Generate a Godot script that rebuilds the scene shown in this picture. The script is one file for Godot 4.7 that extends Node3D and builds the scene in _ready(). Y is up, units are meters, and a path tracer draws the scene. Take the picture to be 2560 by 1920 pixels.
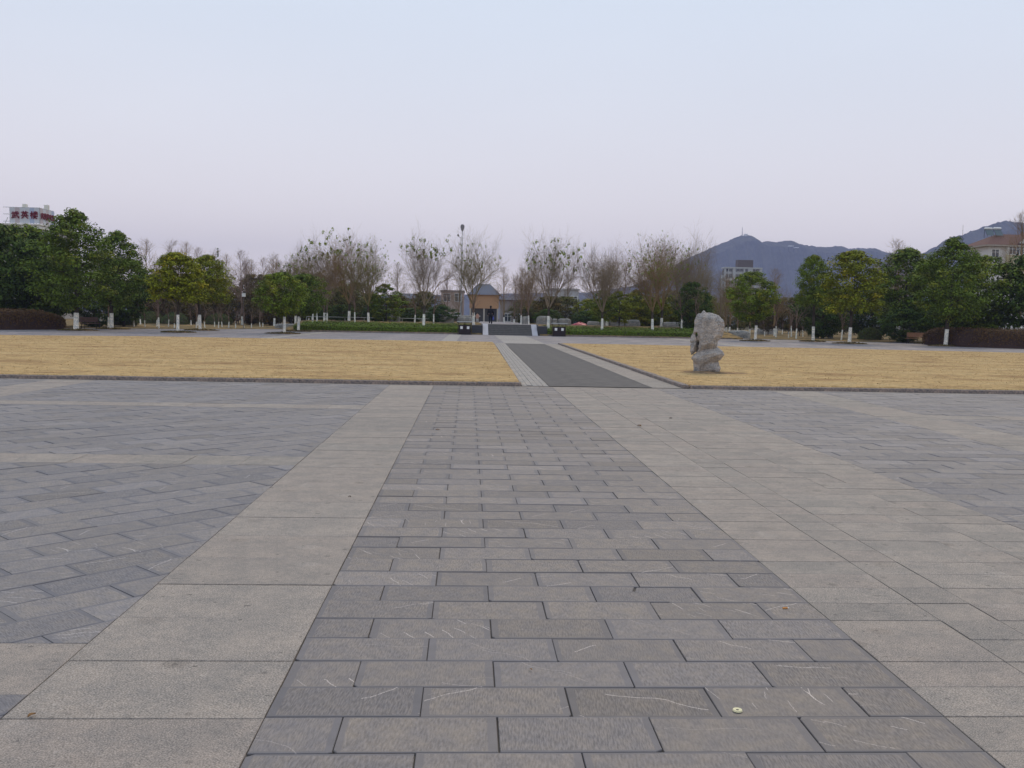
extends Node3D

# ------------------------------------------------------------------ helpers
var rng := RandomNumberGenerator.new()
var taken := {}
var M := {}

class MB:
	var v := PackedVector3Array()
	var n := PackedVector3Array()
	var uv := PackedVector2Array()
	var c := PackedColorArray()
	var col := Color(1, 1, 1)
	func vert(p: Vector3, nn: Vector3, t: Vector2) -> void:
		v.append(p); n.append(nn); uv.append(t); c.append(col)
	# corners given counter-clockwise as seen from outside
	func tri(a: Vector3, b: Vector3, d: Vector3) -> void:
		var nn := (b - a).cross(d - a).normalized()
		vert(a, nn, Vector2(a.x, a.z)); vert(d, nn, Vector2(d.x, d.z)); vert(b, nn, Vector2(b.x, b.z))
	func tri_n(a: Vector3, b: Vector3, d: Vector3, na: Vector3, nb: Vector3, nd: Vector3) -> void:
		vert(a, na, Vector2(a.x, a.z)); vert(d, nd, Vector2(d.x, d.z)); vert(b, nb, Vector2(b.x, b.z))
	func quad(a: Vector3, b: Vector3, d: Vector3, e: Vector3) -> void:
		tri(a, b, d); tri(a, d, e)
	func tri_uv(a: Vector3, b: Vector3, d: Vector3, ta: Vector2, tb: Vector2, td: Vector2) -> void:
		var nn := (b - a).cross(d - a).normalized()
		vert(a, nn, ta); vert(d, nn, td); vert(b, nn, tb)
	func box(lo: Vector3, hi: Vector3) -> void:
		var p := []
		for k in 8:
			p.append(Vector3(hi.x if k & 1 else lo.x, hi.y if k & 2 else lo.y, hi.z if k & 4 else lo.z))
		quad(p[4], p[5], p[7], p[6]); quad(p[1], p[0], p[2], p[3])
		quad(p[5], p[1], p[3], p[7]); quad(p[0], p[4], p[6], p[2])
		quad(p[6], p[7], p[3], p[2]); quad(p[0], p[1], p[5], p[4])
	# box whose upper edges are chamfered
	func cbox(lo: Vector3, hi: Vector3, b: float) -> void:
		var poly := PackedVector2Array([Vector2(lo.x, lo.z), Vector2(hi.x, lo.z), Vector2(hi.x, hi.z), Vector2(lo.x, hi.z)])
		slab(poly, hi.y, hi.y - lo.y, b, Vector2(), Vector2(1, 1))
	# a prism over a convex polygon in x and z, with a chamfered upper edge
	func slab(poly: PackedVector2Array, top: float, thick: float, b: float, uv0: Vector2, uvs: Vector2, tilt := Vector2()) -> void:
		var k := poly.size()
		if k < 3:
			return
		var area := 0.0
		var mid := Vector2()
		for i in k:
			area += poly[i].cross(poly[(i + 1) % k]); mid += poly[i] / k
		if area < 0.0:
			poly.reverse()
		var inner := PackedVector2Array()
		for i in k:
			var e0 := (poly[i] - poly[(i + k - 1) % k]).normalized()
			var e1 := (poly[(i + 1) % k] - poly[i]).normalized()
			var n0 := Vector2(-e0.y, e0.x)
			var n1 := Vector2(-e1.y, e1.x)
			var m := n0 + n1
			var d := m.dot(n0)
			inner.append(poly[i] + (m * (b / d) if d > 0.15 else m.normalized() * b))
		var P := func(q: Vector2, y: float) -> Vector3: return Vector3(q.x, y + (q.x - mid.x) * tilt.x + (q.y - mid.y) * tilt.y, q.y)
		var T := func(q: Vector2) -> Vector2: return uv0 + Vector2(q.x * uvs.x, q.y * uvs.y)
		for i in k:
			var j := (i + 1) % k
			if i > 0 and j > 0:
				tri_uv(P.call(inner[0], top), P.call(inner[j], top), P.call(inner[i], top), T.call(inner[0]), T.call(inner[j]), T.call(inner[i]))
			if b > 0.0:
				tri_uv(P.call(inner[i], top), P.call(inner[j], top), P.call(poly[j], top - b), T.call(inner[i]), T.call(inner[j]), T.call(poly[j]))
				tri_uv(P.call(inner[i], top), P.call(poly[j], top - b), P.call(poly[i], top - b), T.call(inner[i]), T.call(poly[j]), T.call(poly[i]))
			tri_uv(P.call(poly[i], top - b), P.call(poly[j], top - b), P.call(poly[j], top - thick), T.call(poly[i]), T.call(poly[j]), T.call(poly[j]))
			tri_uv(P.call(poly[i], top - b), P.call(poly[j], top - thick), P.call(poly[i], top - thick), T.call(poly[i]), T.call(poly[j]), T.call(poly[i]))
	# tapered tube along points
	func tube(pts: Array, rad: Array, sides: int, cap := false) -> void:
		var rings := []
		var dirs := []
		var up := Vector3(0.31, 0.2, 0.93)
		for i in pts.size():
			var d: Vector3 = (pts[mini(i + 1, pts.size() - 1)] - pts[maxi(i - 1, 0)]).normalized()
			var a := d.cross(up)
			if a.length_squared() < 0.02:
				a = d.cross(Vector3.RIGHT)
			a = a.normalized()
			var b := d.cross(a)
			var ring := PackedVector3Array()
			var rn := PackedVector3Array()
			for s in sides:
				var t := TAU * s / sides
				var o := a * cos(t) + b * sin(t)
				ring.append(pts[i] + o * rad[i]); rn.append(o)
			rings.append(ring); dirs.append(rn)
		for i in pts.size() - 1:
			var r0: PackedVector3Array = rings[i]
			var r1: PackedVector3Array = rings[i + 1]
			var d0: PackedVector3Array = dirs[i]
			var d1: PackedVector3Array = dirs[i + 1]
			for s in sides:
				var q := (s + 1) % sides
				tri_n(r0[s], r0[q], r1[q], d0[s], d0[q], d1[q])
				tri_n(r0[s], r1[q], r1[s], d0[s], d1[q], d1[s])
		if cap:
			var e: PackedVector3Array = rings[-1]
			var st: PackedVector3Array = rings[0]
			for s in range(1, sides - 1):
				tri(e[0], e[s], e[s + 1]); tri(st[0], st[s + 1], st[s])
	func leaf(p: Vector3, nn: Vector3, along: Vector3, l: float, w: float) -> void:
		var b := nn.cross(along).normalized() * w * 0.5
		var a := along * l * 0.5
		var m := p + nn * l * 0.06
		vert(p - a, nn, Vector2()); vert(m + b, nn, Vector2()); vert(p + a, nn, Vector2())
		vert(p - a, nn, Vector2()); vert(p + a, nn, Vector2()); vert(m - b, nn, Vector2())
	func mesh(m: Material, tangents := false) -> ArrayMesh:
		var arr := []
		arr.resize(Mesh.ARRAY_MAX)
		arr[Mesh.ARRAY_VERTEX] = v; arr[Mesh.ARRAY_NORMAL] = n; arr[Mesh.ARRAY_TEX_UV] = uv; arr[Mesh.ARRAY_COLOR] = c
		var am := ArrayMesh.new()
		am.add_surface_from_arrays(Mesh.PRIMITIVE_TRIANGLES, arr)
		if tangents:
			var st := SurfaceTool.new()
			st.create_from(am, 0); st.generate_tangents()
			am = st.commit()
		am.surface_set_material(0, m)
		return am

func lin(r: float, g: float, b: float, a := 1.0) -> Color:
	var q := Color(r, g, b).linear_to_srgb()
	q.a = a
	return q

func numbered(called: String) -> String:
	var k: int = taken.get(called, 0)
	taken[called] = k + 1
	return called if k == 0 else "%s_%03d" % [called, k]

func tag(o: Node, label: String, category: String, group := "") -> Node:
	o.set_meta("label", label); o.set_meta("category", category)
	if group: o.set_meta("group", group)
	return o

func thing(called: String, label: String, category: String, at := Vector3(), turn := 0.0, group := "") -> Node3D:
	var o := Node3D.new()
	o.name = numbered(called); add_child(o)
	o.position = at; o.rotation.y = turn
	tag(o, label, category, group)
	return o

func part(called: String, m: Mesh, parent: Node, over: Material = null) -> MeshInstance3D:
	var o := MeshInstance3D.new()
	o.name = called if parent != self else numbered(called)
	o.mesh = m
	if over: o.material_override = over
	parent.add_child(o, true)
	return o

func structure(called: String, m: Mesh) -> MeshInstance3D:
	var o := part(called, m, self)
	o.set_meta("kind", "structure")
	return o

func structure_root(called: String) -> Node3D:
	var o := Node3D.new()
	o.name = numbered(called); add_child(o)
	o.set_meta("kind", "structure")
	return o

func rf(a: float, b: float) -> float:
	return rng.randf_range(a, b)

func rdir() -> Vector3:
	var z := rf(-1, 1)
	var t := rf(0, TAU)
	var r := sqrt(1 - z * z)
	return Vector3(r * cos(t), z, r * sin(t))

const ORD := ["first", "second", "third", "fourth", "fifth", "sixth", "seventh", "eighth", "ninth", "tenth", "eleventh", "twelfth", "thirteenth", "fourteenth", "fifteenth", "sixteenth", "seventeenth", "eighteenth", "nineteenth", "twentieth", "twenty-first", "twenty-second", "twenty-third", "twenty-fourth", "twenty-fifth", "twenty-sixth", "twenty-seventh", "twenty-eighth", "twenty-ninth", "thirtieth"]

# ------------------------------------------------------------------ materials
func mat(called: String, albedo: Color, rough := 0.9, spec := 0.4) -> StandardMaterial3D:
	var m := StandardMaterial3D.new()
	m.resource_name = called
	m.albedo_color = albedo; m.roughness = rough; m.metallic_specular = spec
	M[called] = m
	return m

func noise(s: int, f: float, type := FastNoiseLite.TYPE_SIMPLEX_SMOOTH, oct := 4) -> FastNoiseLite:
	var q := FastNoiseLite.new()
	q.seed = s; q.frequency = f; q.noise_type = type; q.fractal_octaves = oct
	return q

# grey picture of noise as bytes
func field(s: int, f: float, w: int, h: int, oct := 4, type := FastNoiseLite.TYPE_SIMPLEX_SMOOTH) -> PackedByteArray:
	var im := noise(s, f, type, oct).get_seamless_image(w, h)
	im.convert(Image.FORMAT_L8)
	return im.get_data()

# speckled stone: base colour with fine grains, middle blotches and coarse patches
func speckle(s: int, size: int, grain: float, blotch: float, coarse: float, warm: float, fine_f := 0.35, spots := 0) -> ImageTexture:
	var a := field(s, fine_f, size, size, 2)
	var b := field(s + 1, 0.035, size, size, 4)
	var d := field(s + 2, 0.006, size, size, 4)
	var out := PackedByteArray()
	out.resize(size * size * 3)
	var r := RandomNumberGenerator.new()
	r.seed = s
	for i in size * size:
		var g := (a[i] - 128) / 128.0 * grain + (r.randf() - 0.5) * grain * 0.9
		var h := (b[i] - 128) / 128.0 * blotch
		var k := (d[i] - 128) / 128.0 * coarse
		var t := 0.80 + g + h + k
		var w := (h * 0.8 + k) * warm
		out[i * 3] = clampi(int((t + w) * 255), 0, 255)
		out[i * 3 + 1] = clampi(int(t * 255), 0, 255)
		out[i * 3 + 2] = clampi(int((t - w) * 255), 0, 255)
	# trodden gum, drips and scuffs
	for k in spots:
		var cx := r.randi_range(0, size - 1)
		var cy := r.randi_range(0, size - 1)
		var rad := r.randf_range(2.0, 7.0) if r.randf() < 0.85 else r.randf_range(10.0, 34.0)
		var dark := r.randf_range(0.72, 0.94) if r.randf() < 0.8 else r.randf_range(1.04, 1.15)
		if rad > 9.0: dark = lerpf(dark, 1.0, 0.6)
		var sx := r.randf_range(0.6, 1.7)
		for dy in range(-int(rad), int(rad) + 1):
			for dx in range(-int(rad * 1.7), int(rad * 1.7) + 1):
				var q := Vector2(dx / sx, dy).length() / rad + (a[posmod(cy + dy, size) * size + posmod(cx + dx, size)] - 128) / 128.0 * 0.35
				if q > 1.0: continue
				var i := (posmod(cy + dy, size) * size + posmod(cx + dx, size)) * 3
				for c in 3: out[i + c] = clampi(int(out[i + c] * dark), 0, 255)
	return ImageTexture.create_from_image(Image.create_from_data(size, size, false, Image.FORMAT_RGB8, out))

# dormant turf: straw with browner worn streaks
func lawn_texture() -> ImageTexture:
	var size := 1024
	var str_im := noise(82, 0.011, FastNoiseLite.TYPE_SIMPLEX_SMOOTH, 6).get_seamless_image(620, size)
	str_im.convert(Image.FORMAT_L8)
	str_im.resize(size, size, Image.INTERPOLATE_CUBIC)
	var a := str_im.get_data()
	var b := field(83, 0.05, size, size, 4)
	var d := field(85, 0.4, size, size, 2)
	var out := PackedByteArray()
	out.resize(size * size * 3)
	for i in size * size:
		var w := clampf((a[i] / 255.0 - 0.55) * 2.2 + (b[i] - 128) / 128.0 * 0.22, 0, 1) * 0.8
		var pale := clampf((0.42 - a[i] / 255.0) * 1.6, 0, 0.5)
		var g := 1.0 + (d[i] - 128) / 128.0 * 0.10 + (b[i] - 128) / 128.0 * 0.06
		var c := Color(0.925, 0.79, 0.575).lerp(Color(0.70, 0.56, 0.41), w).lerp(Color(0.98, 0.87, 0.68), pale)
		out[i * 3] = clampi(int(c.r * g * 255), 0, 255)
		out[i * 3 + 1] = clampi(int(c.g * g * 255), 0, 255)
		out[i * 3 + 2] = clampi(int(c.b * g * 255), 0, 255)
	return ImageTexture.create_from_image(Image.create_from_data(size, size, false, Image.FORMAT_RGB8, out))

func world_tex(m: StandardMaterial3D, t: Texture2D, metres: float) -> StandardMaterial3D:
	m.albedo_texture = t
	m.uv1_triplanar = true; m.uv1_world_triplanar = true
	m.uv1_scale = Vector3.ONE / metres
	return m

func bumpy(m: StandardMaterial3D, s: int, f: float, cm: float) -> StandardMaterial3D:
	var im := noise(s, f, FastNoiseLite.TYPE_SIMPLEX_SMOOTH, 4).get_seamless_image(512, 512)
	m.heightmap_enabled = true
	m.heightmap_texture = ImageTexture.create_from_image(im)
	m.heightmap_scale = cm
	return m

# 32 faces of dressed slate, 256 x 128 pixels each: honed margin, chiselled field, pale veins
const CELLS := 32
func slate_atlas() -> void:
	var W := 1024
	var H := 1024
	var stroke := field(11, 0.08, W, H / 8, 3)      # sampled with a stretch, gives chisel strokes
	var blot := field(12, 0.02, W, H, 4)
	var fine := field(13, 0.4, W, H, 2)
	var px := PackedFloat32Array()
	px.resize(W * H * 3)
	var ht := PackedFloat32Array()
	ht.resize(W * H)
	rng.seed = 77
	var tone := []
	var mar := []
	for k in CELLS:
		tone.append([rf(0.82, 1.14), rf(-0.03, 0.03), rf(0.55, 1.0), rng.randi_range(0, 700)])
		mar.append([rf(14, 20) if rng.randf() < 0.85 else 0.0, rf(14, 20) if rng.randf() < 0.85 else 0.0, rf(6, 11), rf(8, 13)])
	for y in H:
		var cy := y / 128
		var ly := y % 128
		for x in W:
			var k := cy * 4 + x / 256
			var lx := x % 256
			var mm: Array = mar[k]
			var t: Array = tone[k]
			var i := y * W + x
			var w := (blot[i] - 128) / 128.0
			var inside := clampf(minf(minf(lx - mm[0], 256 - lx - mm[1]), minf(ly - mm[2], 128 - ly - mm[3])) * 0.7 + w * 0.8, 0.0, 1.0)
			var st := (stroke[((ly / 2 + cy * 29 + (lx / 37) * 3) % (H / 8)) * W + (x * 3 + ly / 4 + int(t[3])) % W] - 128) / 128.0
			var fg := (fine[i] - 128) / 128.0
			var f: float = t[0] * (0.262 + 0.034 * w + 0.105 * st * t[2] + 0.035 * fg)
			var e: float = t[0] * (0.215 + 0.022 * w + 0.018 * fg)
			var g := lerpf(e, f, inside)
			var cool: float = lerpf(0.004, -0.022, inside) + t[1] * 0.4 - 0.02 * w * inside
			px[i * 3] = g * (1.0 - cool * 1.6); px[i * 3 + 1] = g; px[i * 3 + 2] = g * (1.0 + cool * 3.2)
			ht[i] = 0.5 + inside * (0.30 * st * t[2] + 0.10 * fg + 0.08 * w) - (1.0 - inside) * 0.06
	# pale calcite veins on part of the faces
	for k in CELLS:
		if rng.randf() < 0.35:
			continue
		var ox := (k % 4) * 256
		var oy := (k / 4) * 128
		var many := rng.randf() < 0.38
		var base := rf(-0.6, 0.6) + (0.9 if many else 0.0)
		for q in (rng.randi_range(6, 12) if many else rng.randi_range(1, 3)):
			var p := Vector2(rf(5, 250), rf(5, 120))
			var ang := base + rf(-0.25, 0.25)
			var strength := rf(0.55, 1.0) if many or rng.randf() < 0.5 else rf(0.2, 0.45)
			for s in (rng.randi_range(20, 60) if many else rng.randi_range(50, 190)):
				ang += rf(-0.12, 0.12)
				ang = lerpf(ang, base, 0.05)
				p += Vector2(cos(ang), sin(ang))
				if p.x < 0 or p.y < 0 or p.x >= 255 or p.y >= 127:
					break
				if rng.randf() < 0.12:
					continue
				for dy in (3 if strength > 0.8 else 2):
					var i := (oy + int(p.y) + dy) * W + ox + int(p.x)
					if i >= W * H: continue
					var a := strength * (1.0 if dy == 0 else rf(0.1, 0.7))
					px[i * 3] = lerpf(px[i * 3], 0.80, a); px[i * 3 + 1] = lerpf(px[i * 3 + 1], 0.77, a); px[i * 3 + 2] = lerpf(px[i * 3 + 2], 0.70, a)
	var out := PackedByteArray()
	out.resize(W * H * 3)
	var hb := PackedByteArray()
	hb.resize(W * H)
	for i in W * H * 3:
		out[i] = clampi(int(pow(maxf(px[i], 0.0), 0.4545) * 255), 0, 255)
	for i in W * H:
		hb[i] = clampi(int(ht[i] * 255), 0, 255)
	var him := Image.create_from_data(W, H, false, Image.FORMAT_L8, hb)
	him.convert(Image.FORMAT_RGBA8)
	him.bump_map_to_normal_map(2.2)
	var m := mat("slate", lin(0.82, 0.74, 0.75), 0.72, 0.45)
	m.albedo_texture = ImageTexture.create_from_image(Image.create_from_data(W, H, false, Image.FORMAT_RGB8, out))
	m.normal_enabled = true; m.normal_texture = ImageTexture.create_from_image(him); m.normal_scale = 1.0
	# the same faces laid in the side panels, a little lighter and more worn
	var m2: StandardMaterial3D = m.duplicate()
	m2.albedo_color = lin(0.80, 0.75, 0.80)
	m2.normal_scale = 0.7; m2.resource_name = "slate_worn"
	M["slate_worn"] = m2

func build_materials() -> void:
	slate_atlas()
	var gran := speckle(21, 1024, 0.24, 0.05, 0.05, 0.18, 0.22, 130)
	var tints := [Color(0.318, 0.278, 0.246), Color(0.328, 0.284, 0.25), Color(0.300, 0.268, 0.240), Color(0.318, 0.275, 0.244), Color(0.286, 0.254, 0.228), Color(0.335, 0.294, 0.26)]
	for k in tints.size():
		var t: Color = tints[k]
		var m := mat("granite%d" % k, lin(t.r * 1.46, t.g * 1.44, t.b * 1.44), 0.8, 0.4)
		world_tex(m, gran, 1.7 + 0.13 * k)
	var tan_g := mat("granite_far", lin(0.50, 0.455, 0.425), 0.75, 0.45)
	world_tex(tan_g, gran, 2.3)
	var far_p := mat("slate_far", lin(0.34, 0.305, 0.325), 0.7, 0.45)
	world_tex(far_p, speckle(31, 512, 0.08, 0.14, 0.12, 0.2), 6.0)
	var asp := mat("asphalt", lin(0.185, 0.17, 0.165), 0.85, 0.35)
	world_tex(asp, speckle(41, 512, 0.22, 0.05, 0.08, 0.05), 1.6)
	var brick := mat("brick_paver", lin(0.56, 0.50, 0.455), 0.85)
	world_tex(brick, speckle(51, 512, 0.12, 0.10, 0.10, 0.3), 1.9)
	var kerb := mat("kerb", lin(0.36, 0.295, 0.265), 0.85)
	world_tex(kerb, speckle(61, 512, 0.14, 0.18, 0.10, 0.25), 1.3)
	mat("joint", lin(0.135, 0.12, 0.11), 1.0, 0.2)
	var soil := mat("soil", lin(0.40, 0.27, 0.16), 1.0, 0.2)
	world_tex(soil, speckle(71, 512, 0.25, 0.2, 0.2, 0.3), 2.0)
	var lawn := mat("lawn", lin(0.90, 0.88, 0.86), 1.0, 0.2)
	world_tex(lawn, lawn_texture(), 24.0)
	lawn.detail_enabled = true
	lawn.detail_albedo = speckle(84, 512, 0.14, 0.10, 0.0, 0.1)
	lawn.detail_blend_mode = BaseMaterial3D.BLEND_MODE_MUL
	lawn.detail_uv_layer = BaseMaterial3D.DETAIL_UV_2
	lawn.uv2_triplanar = true; lawn.uv2_world_triplanar = true
	lawn.uv2_scale = Vector3.ONE / 7.3
	var scrub := mat("scrub", lin(0.33, 0.235, 0.115), 1.0, 0.2)
	world_tex(scrub, speckle(91, 512, 0.2, 0.25, 0.25, 0.4), 11.0)
	var field_m := mat("ground", lin(0.12, 0.10, 0.06), 1.0, 0.2)
	world_tex(field_m, M["scrub"].albedo_texture, 40.0)
	var hill := mat("hill", lin(0.12, 0.12, 0.10), 1.0, 0.1)
	world_tex(hill, speckle(95, 512, 0.3, 0.3, 0.2, 0.2), 260.0)
	var rockm := mat("rock", lin(0.60, 0.55, 0.515), 0.9, 0.3)
	world_tex(rockm, speckle(101, 512, 0.12, 0.2, 0.14, 0.2), 0.8)
	bumpy(rockm, 102, 0.02, 2.5)
	var boulder := mat("boulder", lin(0.46, 0.44, 0.41), 0.9, 0.3)
	world_tex(boulder, speckle(105, 512, 0.1, 0.2, 0.15, 0.2), 2.1)
	var bark := mat("bark", lin(0.115, 0.095, 0.075), 1.0, 0.2)
	world_tex(bark, speckle(111, 256, 0.25, 0.25, 0.1, 0.2), 0.9)
	var wash := mat("whitewash", lin(1.36, 1.33, 1.22), 0.95, 0.2)
	world_tex(wash, speckle(115, 256, 0.10, 0.22, 0.1, 0.3), 0.7)
	mat("twig_grey", lin(0.26, 0.20, 0.135), 1.0, 0.15)
	mat("twig_brown", lin(0.26, 0.175, 0.09), 1.0, 0.15)
	mat("twig_red", lin(0.24, 0.165, 0.13), 1.0, 0.15)
	mat("twig_olive", lin(0.24, 0.19, 0.085), 1.0, 0.15)
	for q in [["leaf_dark", 2.2, 1.95, 0.8], ["leaf_mid", 2.8, 2.35, 0.8], ["leaf_olive", 3.9, 2.7, 0.6], ["leaf_yellow", 4.3, 2.9, 0.5], ["leaf_deep", 1.3, 1.3, 0.7], ["leaf_blue", 1.2, 1.35, 1.05], ["leaf_tuft", 3.8, 3.5, 1.1], ["leaf_hedge", 2.3, 2.5, 0.85], ["leaf_maroon", 2.0, 0.85, 1.05], ["leaf_russet", 2.3, 1.15, 1.15], ["leaf_brown", 2.6, 1.6, 1.4]]:
		var m := mat(q[0], lin(q[1], q[2], q[3]) if maxf(q[1], maxf(q[2], q[3])) <= 1.0 else Color(pow(q[1], 0.4545), pow(q[2], 0.4545), pow(q[3], 0.4545)), 0.75, 0.3)
		m.vertex_color_use_as_albedo = true
	var gr := mat("grass_blade", Color(1, 1, 1), 1.0, 0.1)
	gr.vertex_color_use_as_albedo = true
	mat("hedge_core", lin(0.07, 0.062, 0.036), 1.0, 0.1)
	mat("maroon_core", lin(0.07, 0.046, 0.042), 1.0, 0.1)
	mat("white_paint", lin(0.78, 0.78, 0.76), 0.7)
	mat("off_white", lin(0.68, 0.66, 0.60), 0.85)
	mat("glass_dark", lin(0.05, 0.06, 0.075), 0.15, 0.5)
	mat("dark_metal", lin(0.035, 0.032, 0.032), 0.6, 0.4)
	mat("steel", lin(0.42, 0.43, 0.44), 0.5, 0.5)

# ------------------------------------------------------------------ camera, sky, sun
func look() -> void:
	var cam := Camera3D.new()
	cam.name = "camera"
	add_child(cam)
	cam.fov = 44.40; cam.near = 0.1; cam.far = 9000.0
	var yaw := 0.04731
	var pitch := 0.07006
	var roll := 0.01918
	var f := Vector3(sin(yaw) * cos(pitch), -sin(pitch), -cos(yaw) * cos(pitch))
	var r0 := Vector3(cos(yaw), 0, sin(yaw))
	var u0 := r0.cross(f)
	var r := r0 * cos(roll) + u0 * sin(roll)
	cam.transform = Transform3D(Basis(r, r.cross(f), -f), Vector3(0, 1.552, 0))
	cam.current = true
	var env := Environment.new()
	env.background_mode = Environment.BG_SKY
	var sm := ProceduralSkyMaterial.new()
	sm.sky_top_color = lin(0.64, 0.78, 0.95)
	sm.sky_horizon_color = Color(1.115, 1.04, 1.0)
	sm.sky_curve = 0.13
	sm.ground_horizon_color = lin(0.42, 0.40, 0.40)
	sm.ground_bottom_color = lin(0.20, 0.19, 0.18)
	sm.sun_angle_max = 0.0
	# barely uneven haze
	var hz := noise(55, 0.010, FastNoiseLite.TYPE_SIMPLEX_SMOOTH, 5).get_seamless_image(512, 1024)
	hz.convert(Image.FORMAT_RGBA8)
	hz.resize(1024, 512, Image.INTERPOLATE_CUBIC)
	sm.sky_cover = ImageTexture.create_from_image(hz)
	sm.sky_cover_modulate = Color(1.0, 0.98, 0.96, 0.055)
	var sky := Sky.new()
	sky.sky_material = sm
	env.sky = sky
	env.tonemap_mode = Environment.TONE_MAPPER_LINEAR
	env.tonemap_exposure = 1.0
	env.sdfgi_enabled = true; env.ssao_enabled = true; env.ssil_enabled = true
	env.fog_enabled = true
	env.fog_density = 0.00026
	env.fog_light_color = lin(0.54, 0.60, 0.95)
	var we := WorldEnvironment.new()
	we.name = "surroundings"
	we.environment = env
	add_child(we)
	var sun := DirectionalLight3D.new()
	sun.name = "sun"
	sun.light_color = Color(1.0, 0.93, 0.82)
	sun.light_energy = 0.42
	sun.light_angular_distance = 22.0
	sun.shadow_enabled = true
	add_child(sun)
	sun.look_at_from_position(Vector3(18, 50, -42), Vector3.ZERO)

# ------------------------------------------------------------------ paving
const GAP := 0.003

func slate_uv(k: int) -> Array:   # [offset, scale] for a face 0.6 x 0.3 whose corner is at 0,0
	return [Vector2((k % 4) * 0.25 + 0.004, (k / 4) * 0.125 + 0.004), Vector2(0.242 / 0.6, 0.117 / 0.3)]

func face_mesh(x0: float, x1: float, k: int) -> ArrayMesh:   # a stone 0.3 deep, cut to x0..x1 of its 0.6 length, origin in its middle
	var b := MB.new()
	var u := slate_uv(k)
	var w := x1 - x0
	var poly := PackedVector2Array([Vector2(-w / 2 + GAP / 2, -0.15 + GAP / 2), Vector2(w / 2 - GAP / 2, -0.15 + GAP / 2), Vector2(w / 2 - GAP / 2, 0.15 - GAP / 2), Vector2(-w / 2 + GAP / 2, 0.15 - GAP / 2)])
	var r := RandomNumberGenerator.new()
	r.seed = k * 17 + int(w * 100)
	for c in [3, 2, 1, 0]:
		if r.randf() < 0.3:
			var p0 := poly[c]
			var p1 := p0 + (poly[(c + 3) % 4 if c == 0 else c - 1] - p0).normalized() * r.randf_range(0.006, 0.03)
			var p2 := p0 + (poly[(c + 1) % poly.size()] - p0).normalized() * r.randf_range(0.006, 0.03)
			poly[c] = p2
			poly.insert(c, p1)
			break
	b.slab(poly, 0.0, 0.03, 0.0025, u[0] + u[1] * Vector2(w / 2 + x0, 0.15), u[1])
	return b.mesh(M.slate, true)

func central_path() -> void:
	var root := structure_root("stone_path")
	var full := []
	var half := []
	for k in CELLS:
		full.append(face_mesh(0.0, 0.6, k)); half.append(face_mesh(0.0, 0.3, k) if k % 2 else face_mesh(0.3, 0.6, k))
	rng.seed = 5
	var last := -1
	for r in range(-4, 59):
		var zc := -(3.565 + 0.3 * r) - 0.15
		var x := -0.76
		var odd := (r & 1) != 0
		while x < 1.90:
			var w := 0.3 if (x < -0.7 and odd) or (not odd and x > 1.5) else 0.595
			var k := rng.randi_range(0, CELLS - 1)
			if k == last: k = (k + 7) % CELLS
			last = k
			if r == 5 and x > 0.6 and x < 1.2:
				cracked_stone(root, x, w, zc, k)
			else:
				var o := part("paving_stone", full[k] if w > 0.4 else half[k], root)
				o.position = Vector3(x + w / 2 + rf(-0.0015, 0.0015), rf(-0.0035, 0.0015), zc + rf(-0.0015, 0.0015))
				o.rotation = Vector3(rf(-0.010, 0.010), (PI if rng.randf() < 0.5 and w > 0.4 else 0.0) + rf(-0.003, 0.003), rf(-0.004, 0.004))
				o.scale = Vector3(w / (0.6 if w > 0.4 else 0.3) * rf(0.995, 1.0), 1, rf(0.988, 1.0))
			x += w
	# under and behind the camera
	var b := MB.new()
	for r in range(-30, -4):
		var zc := -(3.565 + 0.3 * r) - 0.15
		var x := -0.76
		var odd := (r & 1) != 0
		while x < 1.90:
			var w := 0.3 if (x < -0.7 and odd) or (not odd and x > 1.5) else 0.595
			var u := slate_uv(rng.randi_range(0, CELLS - 1))
			b.slab(rect(x + GAP / 2, zc - 0.147, x + w - GAP / 2, zc + 0.147), 0.0, 0.03, 0.002, u[0] - u[1] * Vector2(x, zc - 0.15), u[1])
			x += w
	part("stones_nearby", b.mesh(M.slate, true), root).set_meta("kind", "stuff")

func cracked_stone(root: Node, x: float, w: float, zc: float, k: int) -> void:
	var u := slate_uv(k)
	var z0 := zc - 0.146
	var z1 := zc + 0.146
	var a := PackedVector2Array([Vector2(x + 0.003, z0), Vector2(x + 0.26, z0), Vector2(x + 0.235, z0 + 0.09), Vector2(x + 0.33, z0 + 0.20), Vector2(x + 0.40, z1), Vector2(x + 0.003, z1)])
	var d := PackedVector2Array([Vector2(x + 0.275, z0), Vector2(x + w - 0.003, z0), Vector2(x + w - 0.003, z1), Vector2(x + 0.416, z1), Vector2(x + 0.345, z0 + 0.20), Vector2(x + 0.25, z0 + 0.09)])
	for q in [[a, 0.0], [d, -0.005]]:
		var b := MB.new()
		b.slab(q[0], q[1], 0.03, 0.002, u[0] - u[1] * Vector2(x, z0), u[1])
		part("broken_stone", b.mesh(M.slate, true), root)

func rect(x0: float, z0: float, x1: float, z1: float) -> PackedVector2Array:
	return PackedVector2Array([Vector2(x0, z0), Vector2(x1, z0), Vector2(x1, z1), Vector2(x0, z1)])

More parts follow.
